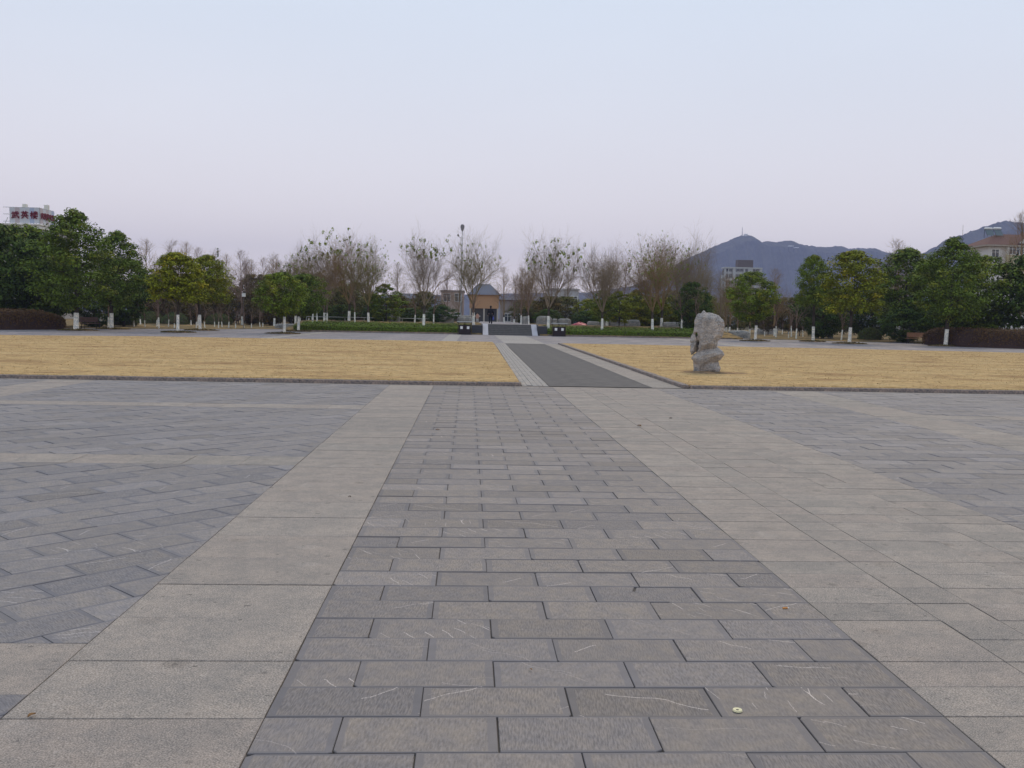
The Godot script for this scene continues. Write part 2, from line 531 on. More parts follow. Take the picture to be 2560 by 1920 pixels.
var granite_mesh := {}
func granite_slab(root: Node, x0: float, z0: float, x1: float, z1: float, called := "granite_slab") -> void:
	var key := "%.2f_%.2f" % [x1 - x0, z1 - z0]
	if not granite_mesh.has(key):
		var b := MB.new()
		var w := (x1 - x0 - 0.005) / 2
		var d := (z1 - z0 - 0.005) / 2
		b.slab(rect(-w, -d, w, d), 0.0, 0.03, 0.002, Vector2(), Vector2(1, 1))
		granite_mesh[key] = b.mesh(M.granite0)
	var o := part(called, granite_mesh[key], root, M["granite%d" % rng.randi_range(0, 5)])
	o.position = Vector3((x0 + x1) / 2, rf(-0.002, 0.002), (z0 + z1) / 2)
	o.rotation = Vector3(rf(-0.003, 0.003), rf(-0.0015, 0.0015), rf(-0.003, 0.003))

func granite_strips() -> void:
	rng.seed = 8
	var root := structure_root("granite_border")
	var z := -2.35 + 0.6
	while z > -21.2:
		granite_slab(root, -1.75, z - 0.6 if z - 0.6 > -21.2 else -21.2, -0.76, z)
		z -= 0.602
	root = structure_root("granite_border")
	var xs := [1.92, 2.52, 2.835, 3.42, 3.725, 4.30]
	var b := MB.new()
	for r in range(-6, 59):
		var z1 := -(3.565 + 0.3 * r)
		for k in 5:
			if r < -5 or r > 54:
				b.slab(rect(xs[k] + 0.0025, z1 - 0.298, xs[k + 1] - 0.0025, z1 - 0.002), rf(-0.001, 0.001), 0.03, 0.002, Vector2(), Vector2(1, 1))
			else:
				granite_slab(root, xs[k], z1 - 0.3, xs[k + 1], z1)
	part("distant_slabs", b.mesh(M.granite3), root).set_meta("kind", "stuff")
	# bands across the left panels and along both sides
	root = structure_root("granite_band")
	for zz in [-3.78, -9.67, -15.63]:
		var x := -1.75
		while x > -8.15:
			granite_slab(root, maxf(x - 0.58, -8.2), zz - 0.6, x, zz)
			x -= 0.58
	for side in [[-9.2, -8.2], [6.95, 7.95]]:
		root = structure_root("granite_band")
		z = -2.4
		while z > -21.2:
			granite_slab(root, side[0], maxf(z - 0.6, -21.2), side[1], z)
			z -= 0.6
	root = structure_root("granite_band")
	for q in 22:
		granite_slab(root, 7.95 + q * 0.6, -15.95, 8.55 + q * 0.6, -15.35)
	for q in 22:
		granite_slab(root, -9.8 - q * 0.6, -15.95, -9.2 - q * 0.6, -15.35)

func panel(x0: float, z0: float, x1: float, z1: float, turn: float, limit: int) -> void:   # z0 is the farther side
	var root := structure_root("paving_panel")
	var area := rect(x0 + 0.002, z0 + 0.002, x1 - 0.002, z1 - 0.002)
	var list := []
	var mid := Vector2((x0 + x1) / 2, (z0 + z1) / 2)
	var reach := (Vector2(x1 - x0, z1 - z0)).length() / 2 + 0.8
	var cs := cos(turn)
	var sn := sin(turn)
	var nr := int(reach / 0.3) + 1
	var nc := int(reach / 0.6) + 1
	for r in range(-nr, nr):
		for q in range(-nc, nc):
			var lx := q * 0.6 + (0.3 if r & 1 else 0.0)
			var lz := r * 0.3
			var c0 := mid + Vector2((lx + 0.3) * cs - (lz + 0.15) * sn, (lx + 0.3) * sn + (lz + 0.15) * cs)
			if absf(c0.x - mid.x) > (x1 - x0) / 2 + 0.5 or absf(c0.y - mid.y) > (z1 - z0) / 2 + 0.5:
				continue
			list.append([c0, c0.length()])
	list.sort_custom(func(a, b): return a[1] < b[1])
	var rest := MB.new()
	var made := 0
	for it in list:
		var c0: Vector2 = it[0]
		var gx := 0.3 - rf(0.0006, 0.003)
		var gz := 0.15 - rf(0.0006, 0.003)
		var poly := PackedVector2Array()
		for s in [[-1, -1], [1, -1], [1, 1], [-1, 1]]:
			var p := Vector2(s[0] * gx, s[1] * gz)
			poly.append(c0 + Vector2(p.x * cs - p.y * sn, p.x * sn + p.y * cs))
		for cut in Geometry2D.intersect_polygons(poly, area):
			if cut.size() < 3: continue
			var u := slate_uv(rng.randi_range(0, CELLS - 1))
			var up := Vector2(cs, sn) 
			# texture along the stone's own axes
			var b := rest if made >= limit else MB.new()
			var from := b.v.size()
			b.slab(cut, rf(-0.0025, 0.002), 0.03, 0.002, Vector2(), Vector2(1, 1), Vector2(rf(-0.005, 0.005), rf(-0.005, 0.005)))
			for i in range(from, b.v.size()):
				var d := Vector2(b.v[i].x, b.v[i].z) - c0
				var l := Vector2(d.dot(up), d.dot(Vector2(-sn, cs))) + Vector2(0.3, 0.15)
				b.uv[i] = u[0] + u[1] * l
			if made < limit:
				part("paving_stone", b.mesh(M.slate_worn, true), root)
			made += 1
	if rest.v.size():
		part("distant_stones", rest.mesh(M.slate_worn, true), root).set_meta("kind", "stuff")

func plaza() -> void:
	var b := MB.new()
	b.quad(Vector3(-45, -0.011, 6), Vector3(45, -0.011, 6), Vector3(45, -0.011, -21.4), Vector3(-45, -0.011, -21.4))
	structure("paving_bed", b.mesh(M.joint))
	central_path()
	granite_strips()
	rng.seed = 15
	panel(-8.2, -9.67, -1.75, -4.38, -PI / 4, 200)
	panel(-8.2, -15.63, -1.75, -10.27, -PI / 4, 230)
	panel(-8.2, -21.2, -1.75, -16.23, -PI / 4, 60)
	panel(-8.2, -3.78, -1.75, 0.5, -PI / 4, 20)
	panel(4.30, -21.2, 6.95, -3.5, 0.0, 260)
	panel(7.95, -15.35, 15.0, -7.5, 0.0, 60)
	panel(7.95, -21.2, 16.0, -15.95, 0.0, 20)
	panel(-16.0, -15.35, -9.2, -9.0, -PI / 4, 0)
	panel(-18.0, -21.2, -9.2, -15.95, -PI / 4, 20)
	# paving farther out to the sides
	b = MB.new()
	for s in [[-45.0, -18.0], [16.0, 45.0]]:
		b.quad(Vector3(s[0], 0, -7), Vector3(s[1], 0, -7), Vector3(s[1], 0, -21.2), Vector3(s[0], 0, -21.2))
	structure("outer_paving", b.mesh(M.slate_far))

func ground_sheets() -> void:
	var b := MB.new()
	b.quad(Vector3(-2700, -0.06, 200), Vector3(2700, -0.06, 200), Vector3(2700, -0.06, -2720), Vector3(-2700, -0.06, -2720))
	structure("ground", b.mesh(M.ground))
	# paved square beyond the lawns
	b = MB.new()
	b.quad(Vector3(-70, -0.004, -50), Vector3(70, -0.004, -50), Vector3(70, -0.004, -104), Vector3(-70, -0.004, -104))
	structure("far_paving", b.mesh(M.slate_far))
	b = MB.new()
	for q in [[-1.75, -0.78, -58.5, -84.0], [2.2, 4.75, -57.4, -83.0], [-13.0, -12.0, -57.5, -83], [17.2, 18.2, -57.5, -83]]:
		b.quad(Vector3(q[0], 0.004, q[2]), Vector3(q[1], 0.004, q[2]), Vector3(q[1] + 0.2, 0.004, q[3]), Vector3(q[0] + 0.1, 0.004, q[3]))
	for q in [[-45.0, -3.0, -66.4], [-1.0, 50.0, -66.4]]:
		b.quad(Vector3(q[0], 0.004, q[2]), Vector3(q[1], 0.004, q[2]), Vector3(q[1], 0.004, q[2] - 0.7), Vector3(q[0], 0.004, q[2] - 0.7))
	structure("far_paving_bands", b.mesh(M.granite_far))
	# dry grass fields to the left and right of the terrace
	b = MB.new()
	var l := [Vector3(-70, 0, -78), Vector3(-33, 0, -80.5), Vector3(-27, 0, -84), Vector3(-23.8, 0, -86), Vector3(-20.9, 0, -92.5), Vector3(-17.5, 0, -95), Vector3(-17.5, 0, -190), Vector3(-120, 0, -190)]
	for i in range(1, 7):
		b.tri(l[0] + Vector3(0, 0.02, 0), l[i] + Vector3(0, 0.02, 0), l[i + 1] + Vector3(0, 0.02, 0))
	var r := [Vector3(24, 0, -90.5), Vector3(27, 0, -88.9), Vector3(31, 0, -86.5), Vector3(34, 0, -83.5), Vector3(75, 0, -80), Vector3(140, 0, -190), Vector3(24, 0, -190)]
	for i in range(1, 6):
		b.tri(r[0] + Vector3(0, 0.02, 0), r[i] + Vector3(0, 0.02, 0), r[i + 1] + Vector3(0, 0.02, 0))
	structure("dry_field", b.mesh(M.scrub))

# ------------------------------------------------------------------ lawns, kerbs and the path between
const LAWN_L := [[-60.0, -45.0], [-40.0, -50.0], [-26.0, -54.2], [-19.5, -56.6], [-11.5, -57.4], [1.5, -58.4]]
const LAWN_R := [[5.75, -58.4], [13.7, -57.3], [22.8, -57.0], [33.4, -55.0], [45.0, -50.5], [60.0, -44.0]]

func far_edge(list: Array, x: float) -> float:
	for i in list.size() - 1:
		if x <= list[i + 1][0]:
			return lerpf(list[i][1], list[i + 1][1], clampf((x - list[i][0]) / (list[i + 1][0] - list[i][0]), 0, 1))
	return list[-1][1]

func inner_left(z: float) -> float: return 1.22 + (-21.6 - z) * 0.0085
func inner_right(z: float) -> float: return 5.05 + (-21.6 - z) * 0.0145

func lawns() -> void:
	var hn := noise(300, 0.12)
	var pn := noise(301, 0.22, FastNoiseLite.TYPE_SIMPLEX_SMOOTH, 3)
	var pn2 := noise(302, 0.9, FastNoiseLite.TYPE_SIMPLEX_SMOOTH, 2)
	var tuft := MB.new()
	rng.seed = 31
	for k in 7:
		var a := rf(0, TAU)
		var lean := Vector3(cos(a), 0, sin(a))
		var side := Vector3(-sin(a), 0, cos(a)) * 0.012
		var o := Vector3(rf(-0.04, 0.04), 0, rf(-0.04, 0.04))
		var h := rf(0.010, 0.022)
		var t := o + lean * rf(0.01, 0.05) + Vector3(0, h, 0)
		tuft.tri(o - side, o + side, t)
	var blade := tuft.mesh(M.grass_blade)
	for s in 2:
		var b := MB.new()
		var edge: Array = LAWN_L if s == 0 else LAWN_R
		var nz := 40
		var nx := 70
		var hgt := func(x: float, z: float) -> float: return 0.055 + 0.02 * hn.get_noise_2d(x, z)
		for i in nx:
			for j in nz:
				var q := []
				for d in [[0, 0], [1, 0], [1, 1], [0, 1]]:
					var u := float(i + d[0]) / nx
					var w := float(j + d[1]) / nz
					var x := lerpf(-60.0, 1.5, 1 - (1 - u) * (1 - u)) if s == 0 else lerpf(5.05, 60.0, u * u)
					var zf := far_edge(edge, x)
					var z := lerpf(-21.45, zf, w)
					if s == 0: x = minf(x, inner_left(z))
					else: x = maxf(x, inner_right(z) + 0.1)
					q.append(Vector3(x, hgt.call(x, z), z))
				b.quad(q[0], q[1], q[2], q[3])
		structure("lawn", b.mesh(M.lawn))
		# straw tufts
		var mm := MultiMesh.new()
		mm.transform_format = MultiMesh.TRANSFORM_3D
		mm.use_colors = true
		mm.mesh = blade
		var tr := []
		var cl := []
		rng.seed = 40 + s
		var count := 30000
		for k in count:
			var near := rng.randf()
			var z := -21.5 - (37.0 * pow(near, 1.25) if k % 2 else 0.7 * near)
			var x := 0.0
			if s == 0: x = inner_left(z) - 0.03 - rf(0, 1) * (13.0 + (-z) * 0.42)
			else: x = inner_right(z) + 0.13 + rf(0, 1) * (10.0 + (-z) * 0.5)
			if z < far_edge(edge, x): continue
			if s == 1 and Vector2((x - 7.1) / 1.25, (z + 27.5) / 1.0).length() < rf(0.35, 1.1): continue
			var p := pn.get_noise_2d(x * 0.45, z * 0.9) + 0.4 * pn2.get_noise_2d(x * 0.6, z * 1.3)
			if p < -0.42 and rng.randf() < 0.5: continue
			var c := Color(0.54, 0.38, 0.19).lerp(Color(0.40, 0.28, 0.145), clampf(0.12 - p * 1.2 + rf(-0.08, 0.08), 0, 1))
			c = c.lerp(Color(0.62, 0.46, 0.235), rf(0, 0.35) * rf(0, 1))
			var green := clampf(pn.get_noise_2d(x * 0.5 + 90, z * 0.5) * 0.9 - 0.25 + (0.4 if z > -22.8 else 0.0) * rf(0, 1), 0, 0.45)
			c = c.lerp(Color(0.26, 0.25, 0.08), green)
			c *= rf(0.93, 1.07)
			var sc := rf(0.5, 0.95) * (1.5 if z > -22.0 else 1.0) * (1.0 + maxf(0, -z - 28) * 0.012)
			var bs := Basis(Vector3.UP, rf(0, TAU)).scaled(Vector3(sc * 1.3, sc, sc * 1.3))
			tr.append(Transform3D(bs, Vector3(x, hgt.call(x, z) - 0.004, z)))
			cl.append(c)
		mm.instance_count = tr.size()
		for k in tr.size():
			mm.set_instance_transform(k, tr[k]); mm.set_instance_color(k, cl[k])
		var gi := MultiMeshInstance3D.new()
		gi.name = numbered("lawn_grass")
		gi.multimesh = mm
		add_child(gi)
		gi.set_meta("kind", "stuff")
		tag(gi, "short straw coloured winter grass on the %s lawn" % ["left", "right"][s], "grass")
	# bare earth round the rock
	var m := MB.new()
	for i in 40:
		var a0 := TAU * i / 40
		var a1 := TAU * (i + 1) / 40
		var f := func(a: float, k: float) -> Vector3: return Vector3(7.1 + cos(a) * 1.35 * k * (1 + 0.16 * sin(a * 3 + 1) + 0.08 * sin(a * 7)), 0.052 + 0.05 * (1 - k) - 0.02 * k * k, -27.5 + sin(a) * 1.0 * k * (1 + 0.14 * sin(a * 4)))
		for k in 4:
			var k0 := k / 4.0
			var k1 := (k + 1) / 4.0
			m.quad(f.call(a1, k0), f.call(a0, k0), f.call(a0, k1), f.call(a1, k1))
	structure("earth_patch", m.mesh(M.soil))

func kerbs() -> void:
	rng.seed = 51
	# kerb along the front of the left lawn, the right lawn, and up the right side of the path
	var stone := func(root: Node, a: Vector2, c: Vector2, w: float, h: float) -> void:
		var b := MB.new()
		var d := (c - a).normalized()
		var l := (c - a).length() - 0.008
		b.slab(rect(0, -w / 2, l, w / 2), h, h + 0.06, 0.012, Vector2(), Vector2(1, 1))
		var o := part("kerb_stone", b.mesh(M.kerb), root)
		o.position = Vector3(a.x, rf(-0.006, 0.006), a.y)
		o.rotation.y = -d.angle() + rf(-0.004, 0.004)
	var left := thing("kerb", "brown stone kerb along the front of the left straw lawn", "kerb", Vector3(), 0.0)
	var x := 1.22
	while x > -26.0:
		stone.call(left, Vector2(x - 1.0, -21.42), Vector2(x, -21.42), 0.15, 0.085)
		x -= 1.0
	var right := thing("kerb", "brown stone kerb bordering the right straw lawn and its path side", "kerb", Vector3(), 0.0)
	x = 5.13
	while x < 30.0:
		stone.call(right, Vector2(x, -21.42), Vector2(x + 1.0, -21.42), 0.15, 0.085)
		x += 1.0
	var z := -21.52
	while z > -57.5:
		stone.call(right, Vector2(inner_right(z), z), Vector2(inner_right(z - 1.0), z - 1.0), 0.15, 0.085)
		z -= 1.0

func lawn_path() -> void:
	# asphalt strip between brick edging (left) and granite edging (right)
	var b := MB.new()
	var sl := 0.0105
	b.quad(Vector3(1.88, 0.004, -21.55), Vector3(4.26, 0.004, -21.55), Vector3(4.26 + sl * 35.5, 0.004, -57.0), Vector3(1.88 + sl * 35.5, 0.004, -57.0))
	structure("asphalt_path", b.mesh(M.asphalt))
	b = MB.new()
	b.quad(Vector3(0.9, -0.008, -21.2), Vector3(5.2, -0.008, -21.2), Vector3(5.8, -0.008, -59.0), Vector3(1.2, -0.008, -59.0))
	structure("path_bed", b.mesh(M.joint))
	var g := structure_root("granite_edging")
	rng.seed = 61
	var z := -21.52
	while z > -57.2:
		var o := (-21.55 - z) * sl
		var m := MB.new()
		m.slab(PackedVector2Array([Vector2(4.27 + o, z), Vector2(4.97 + o * 1.25, z), Vector2(4.97 + (o + sl * 0.99) * 1.25, z - 0.992), Vector2(4.27 + o + sl, z - 0.992)]), 0.006 + rf(-0.002, 0.002), 0.02, 0.002, Vector2(), Vector2(1, 1))
		part("granite_slab", m.mesh(M["granite%d" % rng.randi_range(0, 5)]), g)
		z -= 1.0
	# cross strip that closes the plaza in front of the path and lawns
	g = structure_root("granite_edging")
	var x := -26.0
	while x < 30:
		granite_slab(g, x, -21.36, x + 1.0, -21.2)
		x += 1.0
	var br := structure_root("brick_edging")
	var rest := MB.new()
	z = -21.52
	var n := 0
	while z > -57.5:
		for k in 5:
			var o := (-21.55 - z) * sl
			var w := 0.124
			var x0 := 1.25 + o * 0.9 + k * w
			var zz := z - (0.12 if k % 2 else 0.0)
			var m := rest if n >= 250 else MB.new()
			m.slab(rect(x0 + 0.003, zz - 0.237, x0 + w - 0.003, zz - 0.003), 0.006 + rf(-0.003, 0.003), 0.02, 0.003, Vector2(), Vector2(1, 1))
			if n < 250:
				part("brick", m.mesh(M.brick_paver), br)
			n += 1
		z -= 0.24
	part("distant_bricks", rest.mesh(M.brick_paver), br).set_meta("kind", "stuff")

# ------------------------------------------------------------------ vegetation
# a leafy crown: clumps of leaves spread through the outline prof(t), t from 0 (bottom) to 1 (top)
func crown(seed_: int, rad: float, h: float, kind: String, clumps: int, per: int, size: float) -> MB:
	rng.seed = seed_
	var b := MB.new()
	var lobes := []
	for k in 5:
		lobes.append([rf(0, TAU), rf(0.1, 0.9), rf(-0.16, 0.2)])
	for k in clumps:
		var t := rng.randf()
		var r := 1.0
		match kind:
			"oval": r = pow(sin(PI * pow(clampf(t * 0.97 + 0.02, 0, 1), 0.72)), 0.75)
			"umbrella": r = sqrt(maxf(0.0, 1 - pow(t, 2.2))) * (0.86 + 0.14 * t if t > 0.1 else 0.8)
			"round": r = sqrt(maxf(0.02, 1 - pow(2 * t - 1, 2)))
			"column": r = pow(sin(PI * clampf(t * 0.9 + 0.08, 0, 1)), 0.5)
			"spire": r = 1.02 - t
		var a := rf(0, TAU)
		for q in lobes:
			r *= 1 + q[2] * maxf(0, cos(a - q[0])) * (1 - absf(t - q[1]))
		var f := sqrt(rf(0.04, 1.0))
		var cs := rad * rf(0.16, 0.27) * (0.75 if t > 0.88 else 1.0)
		var cen := Vector3(cos(a) * rad * r * f, t * h, sin(a) * rad * r * f)
		var tone := rf(0.72, 1.28)
		var young := rng.randf() < 0.16
		for i in per:
			var d := rdir()
			if d.y < -0.3 and rng.randf() < 0.6: d.y = -d.y
			var p := cen + Vector3(d.x, d.y * 0.62, d.z) * cs * pow(rng.randf(), 0.4)
			var nn := (d + Vector3(0, 0.75, 0) + rdir() * 0.7).normalized()
			var al := nn.cross(rdir()).normalized()
			var v := tone * rf(0.7, 1.3)
			b.col = Color(0.046 * v, 0.074 * v, 0.022 * v)
			if young: b.col = b.col.lerp(Color(0.11, 0.12, 0.025), rf(0.2, 0.6))
			var l := size * rf(0.7, 1.35)
			b.leaf(p, nn, al, l, l * rf(0.45, 0.65))
	return b

func limb(b: MB, p: Vector3, d: Vector3, l: float, r: float, level: int, most: int, up: float, spread: float, tips: Array) -> void:
	var n := 4 if level == 0 else 3 if level < most - 1 else 2
	var pts := [p]
	var rad := [r]
	var end := r * (0.6 if level < most else 0.4)
	for i in n:
		d = (d + rdir() * (0.13 + 0.05 * level) + Vector3(0, up * 0.10, 0)).normalized()
		p += d * l / n
		pts.append(p); rad.append(lerpf(r, end, (i + 1.0) / n))
	b.tube(pts, rad, 6 if level == 0 else 4 if level < 2 else 3)
	if level == most:
		tips.append(p)
		return
	var kids: int = [6, 6, 6, 3, 3][level]
	for k in kids:
		var t := 0.18 + 0.82 * (k + rf(0.2, 0.95)) / kids
		var fi := clampf(t, 0, 0.999) * n
		var at: Vector3 = pts[int(fi)].lerp(pts[int(fi) + 1], fi - int(fi))
		var side := d.cross(rdir()).normalized()
		var nd := (d * (1.0 - spread * 0.35) + side * spread * rf(0.7, 1.2) + Vector3(0, up * 0.22, 0)).normalized()
		limb(b, at, nd, l * rf(0.52, 0.82), maxf(end * rf(0.55, 0.80), 0.0062), level + 1, most, up, spread, tips)

# proto of a leafless tree, about 8 m tall: [trunk mesh, whitewash mesh, branch builder, tips]
func bare(seed_: int, kind: String, h: float, w: float) -> Dictionary:
	rng.seed = seed_
	var tips := []
	var br := MB.new()
	var tr := MB.new()
	var ww := MB.new()
	var fork := h * (0.20 if kind == "vase" else 0.15)
	var lean := Vector3(rf(-0.05, 0.05), 1, rf(-0.05, 0.05))
	var r0 := h * 0.0155
	ww.tube([Vector3(0, -0.1, 0), lean * 0.5, lean * 1.08], [r0 * 1.12, r0 * 0.98, r0 * 0.92], 9)
	tr.tube([lean * 1.07, lean * ((1.07 + fork) / 2 + 0.01), lean * (fork + 0.25)], [r0 * 0.90, r0 * 0.86, r0 * 0.78], 8)
	if kind == "vase":
		var k := rng.randi_range(4, 5)
		for i in k:
			var a := TAU * (i + rf(-0.25, 0.25)) / k
			var out := rf(0.25, 0.80) * w / h * 1.5
			var d := Vector3(cos(a) * out, 1, sin(a) * out).normalized()
			limb(br, lean * (fork + rf(-0.12, 0.22)), d, h * rf(0.40, 0.50), r0 * rf(0.50, 0.68), 0, 4, 0.55, 0.66, tips)
	else:
		var top := lean * h * 0.93
		var pts := []
		var rad := []
		for i in 7:
			pts.append((lean * fork).lerp(top, i / 6.0) + Vector3(rf(-0.06, 0.06), 0, rf(-0.06, 0.06)))
			rad.append(lerpf(r0 * 0.85, 0.015, i / 6.0))
		br.tube(pts, rad, 6)
		var m := 44
		for i in m:
			var t := pow((i + rng.randf()) / m, 0.85)
			var a := rf(0, TAU)
			var l := w * 0.56 * (1.12 - t) * rf(0.7, 1.2) + 0.35
			var d := Vector3(cos(a), rf(0.75, 1.35), sin(a)).normalized()
			limb(br, (lean * fork).lerp(top, t), d, l, lerpf(0.034, 0.012, t), 2, 4, 0.7, 0.65, tips)
	# bring the crown to the wanted height
	var hi := 0.0
	var ys := []
	for q in tips: ys.append(q.y)
	ys.sort()
	hi = ys[int(ys.size() * 0.985)]
	var s := h / hi
	for i in br.v.size():
		var p := br.v[i]
		var k := 1.0 + (s - 1.0) * clampf((p.y - fork) / maxf(hi - fork, 0.1), 0, 1)
		br.v[i] = Vector3(p.x, fork + (p.y - fork) * (h - fork) / (hi - fork) if p.y > fork else p.y, p.z) if k > 0.0 else p
	for i in tips.size():
		var q: Vector3 = tips[i]
		tips[i] = Vector3(q.x, fork + (q.y - fork) * (h - fork) / (hi - fork), q.z)
	var radii := []
	for q in tips: radii.append(Vector2(q.x, q.z).length())
	radii.sort()
	return {"w": 2.0 * radii[int(radii.size() * 0.93)], "trunk": tr.mesh(M.bark), "wash": ww.mesh(M.whitewash), "branches": br.mesh(M.twig_grey), "tips": tips, "h": h}

func tufts(p: Dictionary, seed_: int, n: int, size: float, low: float) -> ArrayMesh:
	rng.seed = seed_
	var b := MB.new()
	var tips: Array = p.tips
	var made := 0
	var tries := 0
	while made < n and tries < n * 60:
		tries += 1
		var q: Vector3 = tips[rng.randi_range(0, tips.size() - 1)]
		if q.y < p.h * low: continue
		made += 1
		var tone := rf(0.6, 1.25)
		for i in rng.randi_range(6, 14):
			var d := rdir()
			var nn := (d + Vector3(0, 0.5, 0)).normalized()
			b.col = Color(0.05, 0.07, 0.02) * tone * rf(0.7, 1.3)
			b.leaf(q + d * size * 0.75, nn, nn.cross(rdir()).normalized(), size * rf(0.7, 1.3), size * rf(0.4, 0.7))
	return b.mesh(M.leaf_tuft)

var BARE := []
var TUFT := []
func place_bare(k: int, at: Vector3, h: float, w: float, turn: float, twig: String, tuft: int, called: String, label: String, group := "") -> Node3D:
	var p: Dictionary = BARE[k]
	var t := thing(called, label, "tree", at, turn, group)
	var s: float = h / p.h
	part("painted_trunk_base", p.wash, t).scale = Vector3(s, s, s)
	part("trunk", p.trunk, t).scale = Vector3(s, s, s)
	part("branches", p.branches, t, M[twig]).scale = Vector3(s * w, s, s * w)
	if tuft >= 0:
		part("leaves", TUFT[tuft], t).scale = Vector3(s * w, s, s * w)
	return t

var CROWN := {}
func leafy_tree(at: Vector3, base: String, rad: float, top: float, bottom: float, leaf: String, turn: float, trunk_r: float, label: String, called := "evergreen_tree", wash := true, group := "", dx := 0.0) -> Node3D:
	var t := thing(called, label, "tree", at, 0.0, group)
	rng.seed = int(absf(at.x * 13.0 + at.z * 7.0)) + 3
	var lean := Vector3(rf(-0.04, 0.04), 1, rf(-0.03, 0.03))
	var y0 := -0.1
	if wash:
		var b := MB.new()
		trunk_r *= 0.86
		b.tube([Vector3(0, -0.1, 0), Vector3(0, 0.10, 0), lean * 0.6, lean * 1.32], [trunk_r * 1.4, trunk_r * 1.14, trunk_r * 1.02, trunk_r], 10)
		part("painted_trunk_base", b.mesh(M.whitewash), t)
		y0 = 1.31
	var tr := MB.new()
	var mid := bottom + (top - bottom) * 0.6
	tr.tube([lean * y0, lean * (bottom + 0.2) + Vector3(rf(-0.05, 0.05), 0, 0), lean * mid + Vector3(dx * 0.6, 0, 0)], [trunk_r * 0.98, trunk_r * 0.85, trunk_r * 0.3], 8)
	for i in 7:
		var a := rf(0, TAU)
		var s := lean * rf(bottom - 0.2, bottom + (top - bottom) * 0.4)
		tr.tube([s, s + Vector3(cos(a) * rad * 0.35, rf(0.4, 0.9), sin(a) * rad * 0.35), s + Vector3(cos(a) * rad * 0.75, rf(0.9, 1.8), sin(a) * rad * 0.75)], [trunk_r * 0.42, trunk_r * 0.25, 0.015], 5)
	part("trunk", tr.mesh(M.bark), t)
	var p: Array = CROWN[base]
	var o := part("crown", p[0], t, M[leaf])
	var hh: float = top - bottom
	o.scale = Vector3(rad / p[1], hh / p[2], rad / p[1])
	o.position = Vector3(dx, bottom, 0)
	o.rotation.y = turn
	return t

func build_protos() -> void:
	CROWN["oval_a"] = [crown(1001, 2.7, 6.2, "oval", 270, 62, 0.17).mesh(M.leaf_dark), 2.7, 6.2]
	CROWN["oval_b"] = [crown(1002, 2.4, 5.6, "oval", 250, 62, 0.17).mesh(M.leaf_dark), 2.4, 5.6]
	CROWN["umb_a"] = [crown(1003, 1.9, 3.2, "umbrella", 240, 62, 0.145).mesh(M.leaf_olive), 1.9, 3.2]
	CROWN["umb_b"] = [crown(1004, 2.3, 4.0, "umbrella", 220, 62, 0.15).mesh(M.leaf_olive), 2.3, 4.0]
	CROWN["round_a"] = [crown(1005, 2.1, 3.1, "round", 210, 60, 0.15).mesh(M.leaf_dark), 2.1, 3.1]
	CROWN["round_b"] = [crown(1006, 2.0, 3.8, "round", 210, 60, 0.15).mesh(M.leaf_dark), 2.0, 3.8]
	CROWN["column"] = [crown(1007, 1.4, 3.4, "column", 130, 56, 0.14).mesh(M.leaf_dark), 1.4, 3.4]
	CROWN["spire"] = [crown(1008, 0.8, 6.0, "spire", 90, 22, 0.13).mesh(M.leaf_dark), 0.8, 6.0]
	CROWN["thin"] = [crown(1009, 1.7, 2.6, "round", 210, 46, 0.125).mesh(M.leaf_russet), 1.7, 2.6]
	for q in [[2001, "vase", 8.6, 5.4], [2002, "vase", 8.6, 6.4], [2003, "vase", 8.6, 4.6], [2004, "vase", 8.6, 5.8], [2005, "upright", 9.5, 3.8], [2006, "upright", 9.5, 3.4], [2007, "upright", 9.5, 4.4]]:
		BARE.append(bare(q[0], q[1], q[2], q[3]))
	TUFT.append(tufts(BARE[0], 1, 46, 0.25, 0.74))
	TUFT.append(tufts(BARE[1], 2, 34, 0.24, 0.74))
	TUFT.append(tufts(BARE[2], 3, 60, 0.25, 0.62))
	TUFT.append(tufts(BARE[3], 4, 26, 0.18, 0.62))
	TUFT.append(tufts(BARE[1], 5, 260, 0.11, 0.0))

# clipped shrub or hedge: a dark twiggy core with leaves all over it. shape(u, v) gives [point, normal]
func hedge(called: String, label: String, at: Vector3, shape: Callable, nu: int, nv: int, leaves: int, size: float, leaf: String, core: String) -> Node3D:
	var t := thing(called, label, "hedge" if called.contains("hedge") else "shrub", at)
	var b := MB.new()
	for i in nu:
		for j in nv:
			var q := []
			for d in [[0, 0], [1, 0], [1, 1], [0, 1]]:
				var s: Array = shape.call(float(i + d[0]) / nu, float(j + d[1]) / nv)
				q.append(s[0] - s[1] * 0.13)
			b.quad(q[0], q[1], q[2], q[3])
	part("twigs", b.mesh(M[core]), t)
	b = MB.new()
	for k in leaves:
		var s: Array = shape.call(rng.randf(), rng.randf())
		var nn: Vector3 = (s[1] + rdir() * 0.8 + Vector3(0, 0.2, 0)).normalized()
		var v := rf(0.6, 1.4)
		b.col = Color(0.046 * v, 0.070 * v, 0.022 * v).lerp(Color(0.07, 0.055, 0.03), rf(0, 0.35))
		var l := size * rf(0.7, 1.3)
		b.leaf(s[0] + s[1] * rf(-0.13, 0.05), nn, nn.cross(rdir()).normalized(), l, l * 0.55)
	part("foliage", b.mesh(M[leaf]), t)
	return t

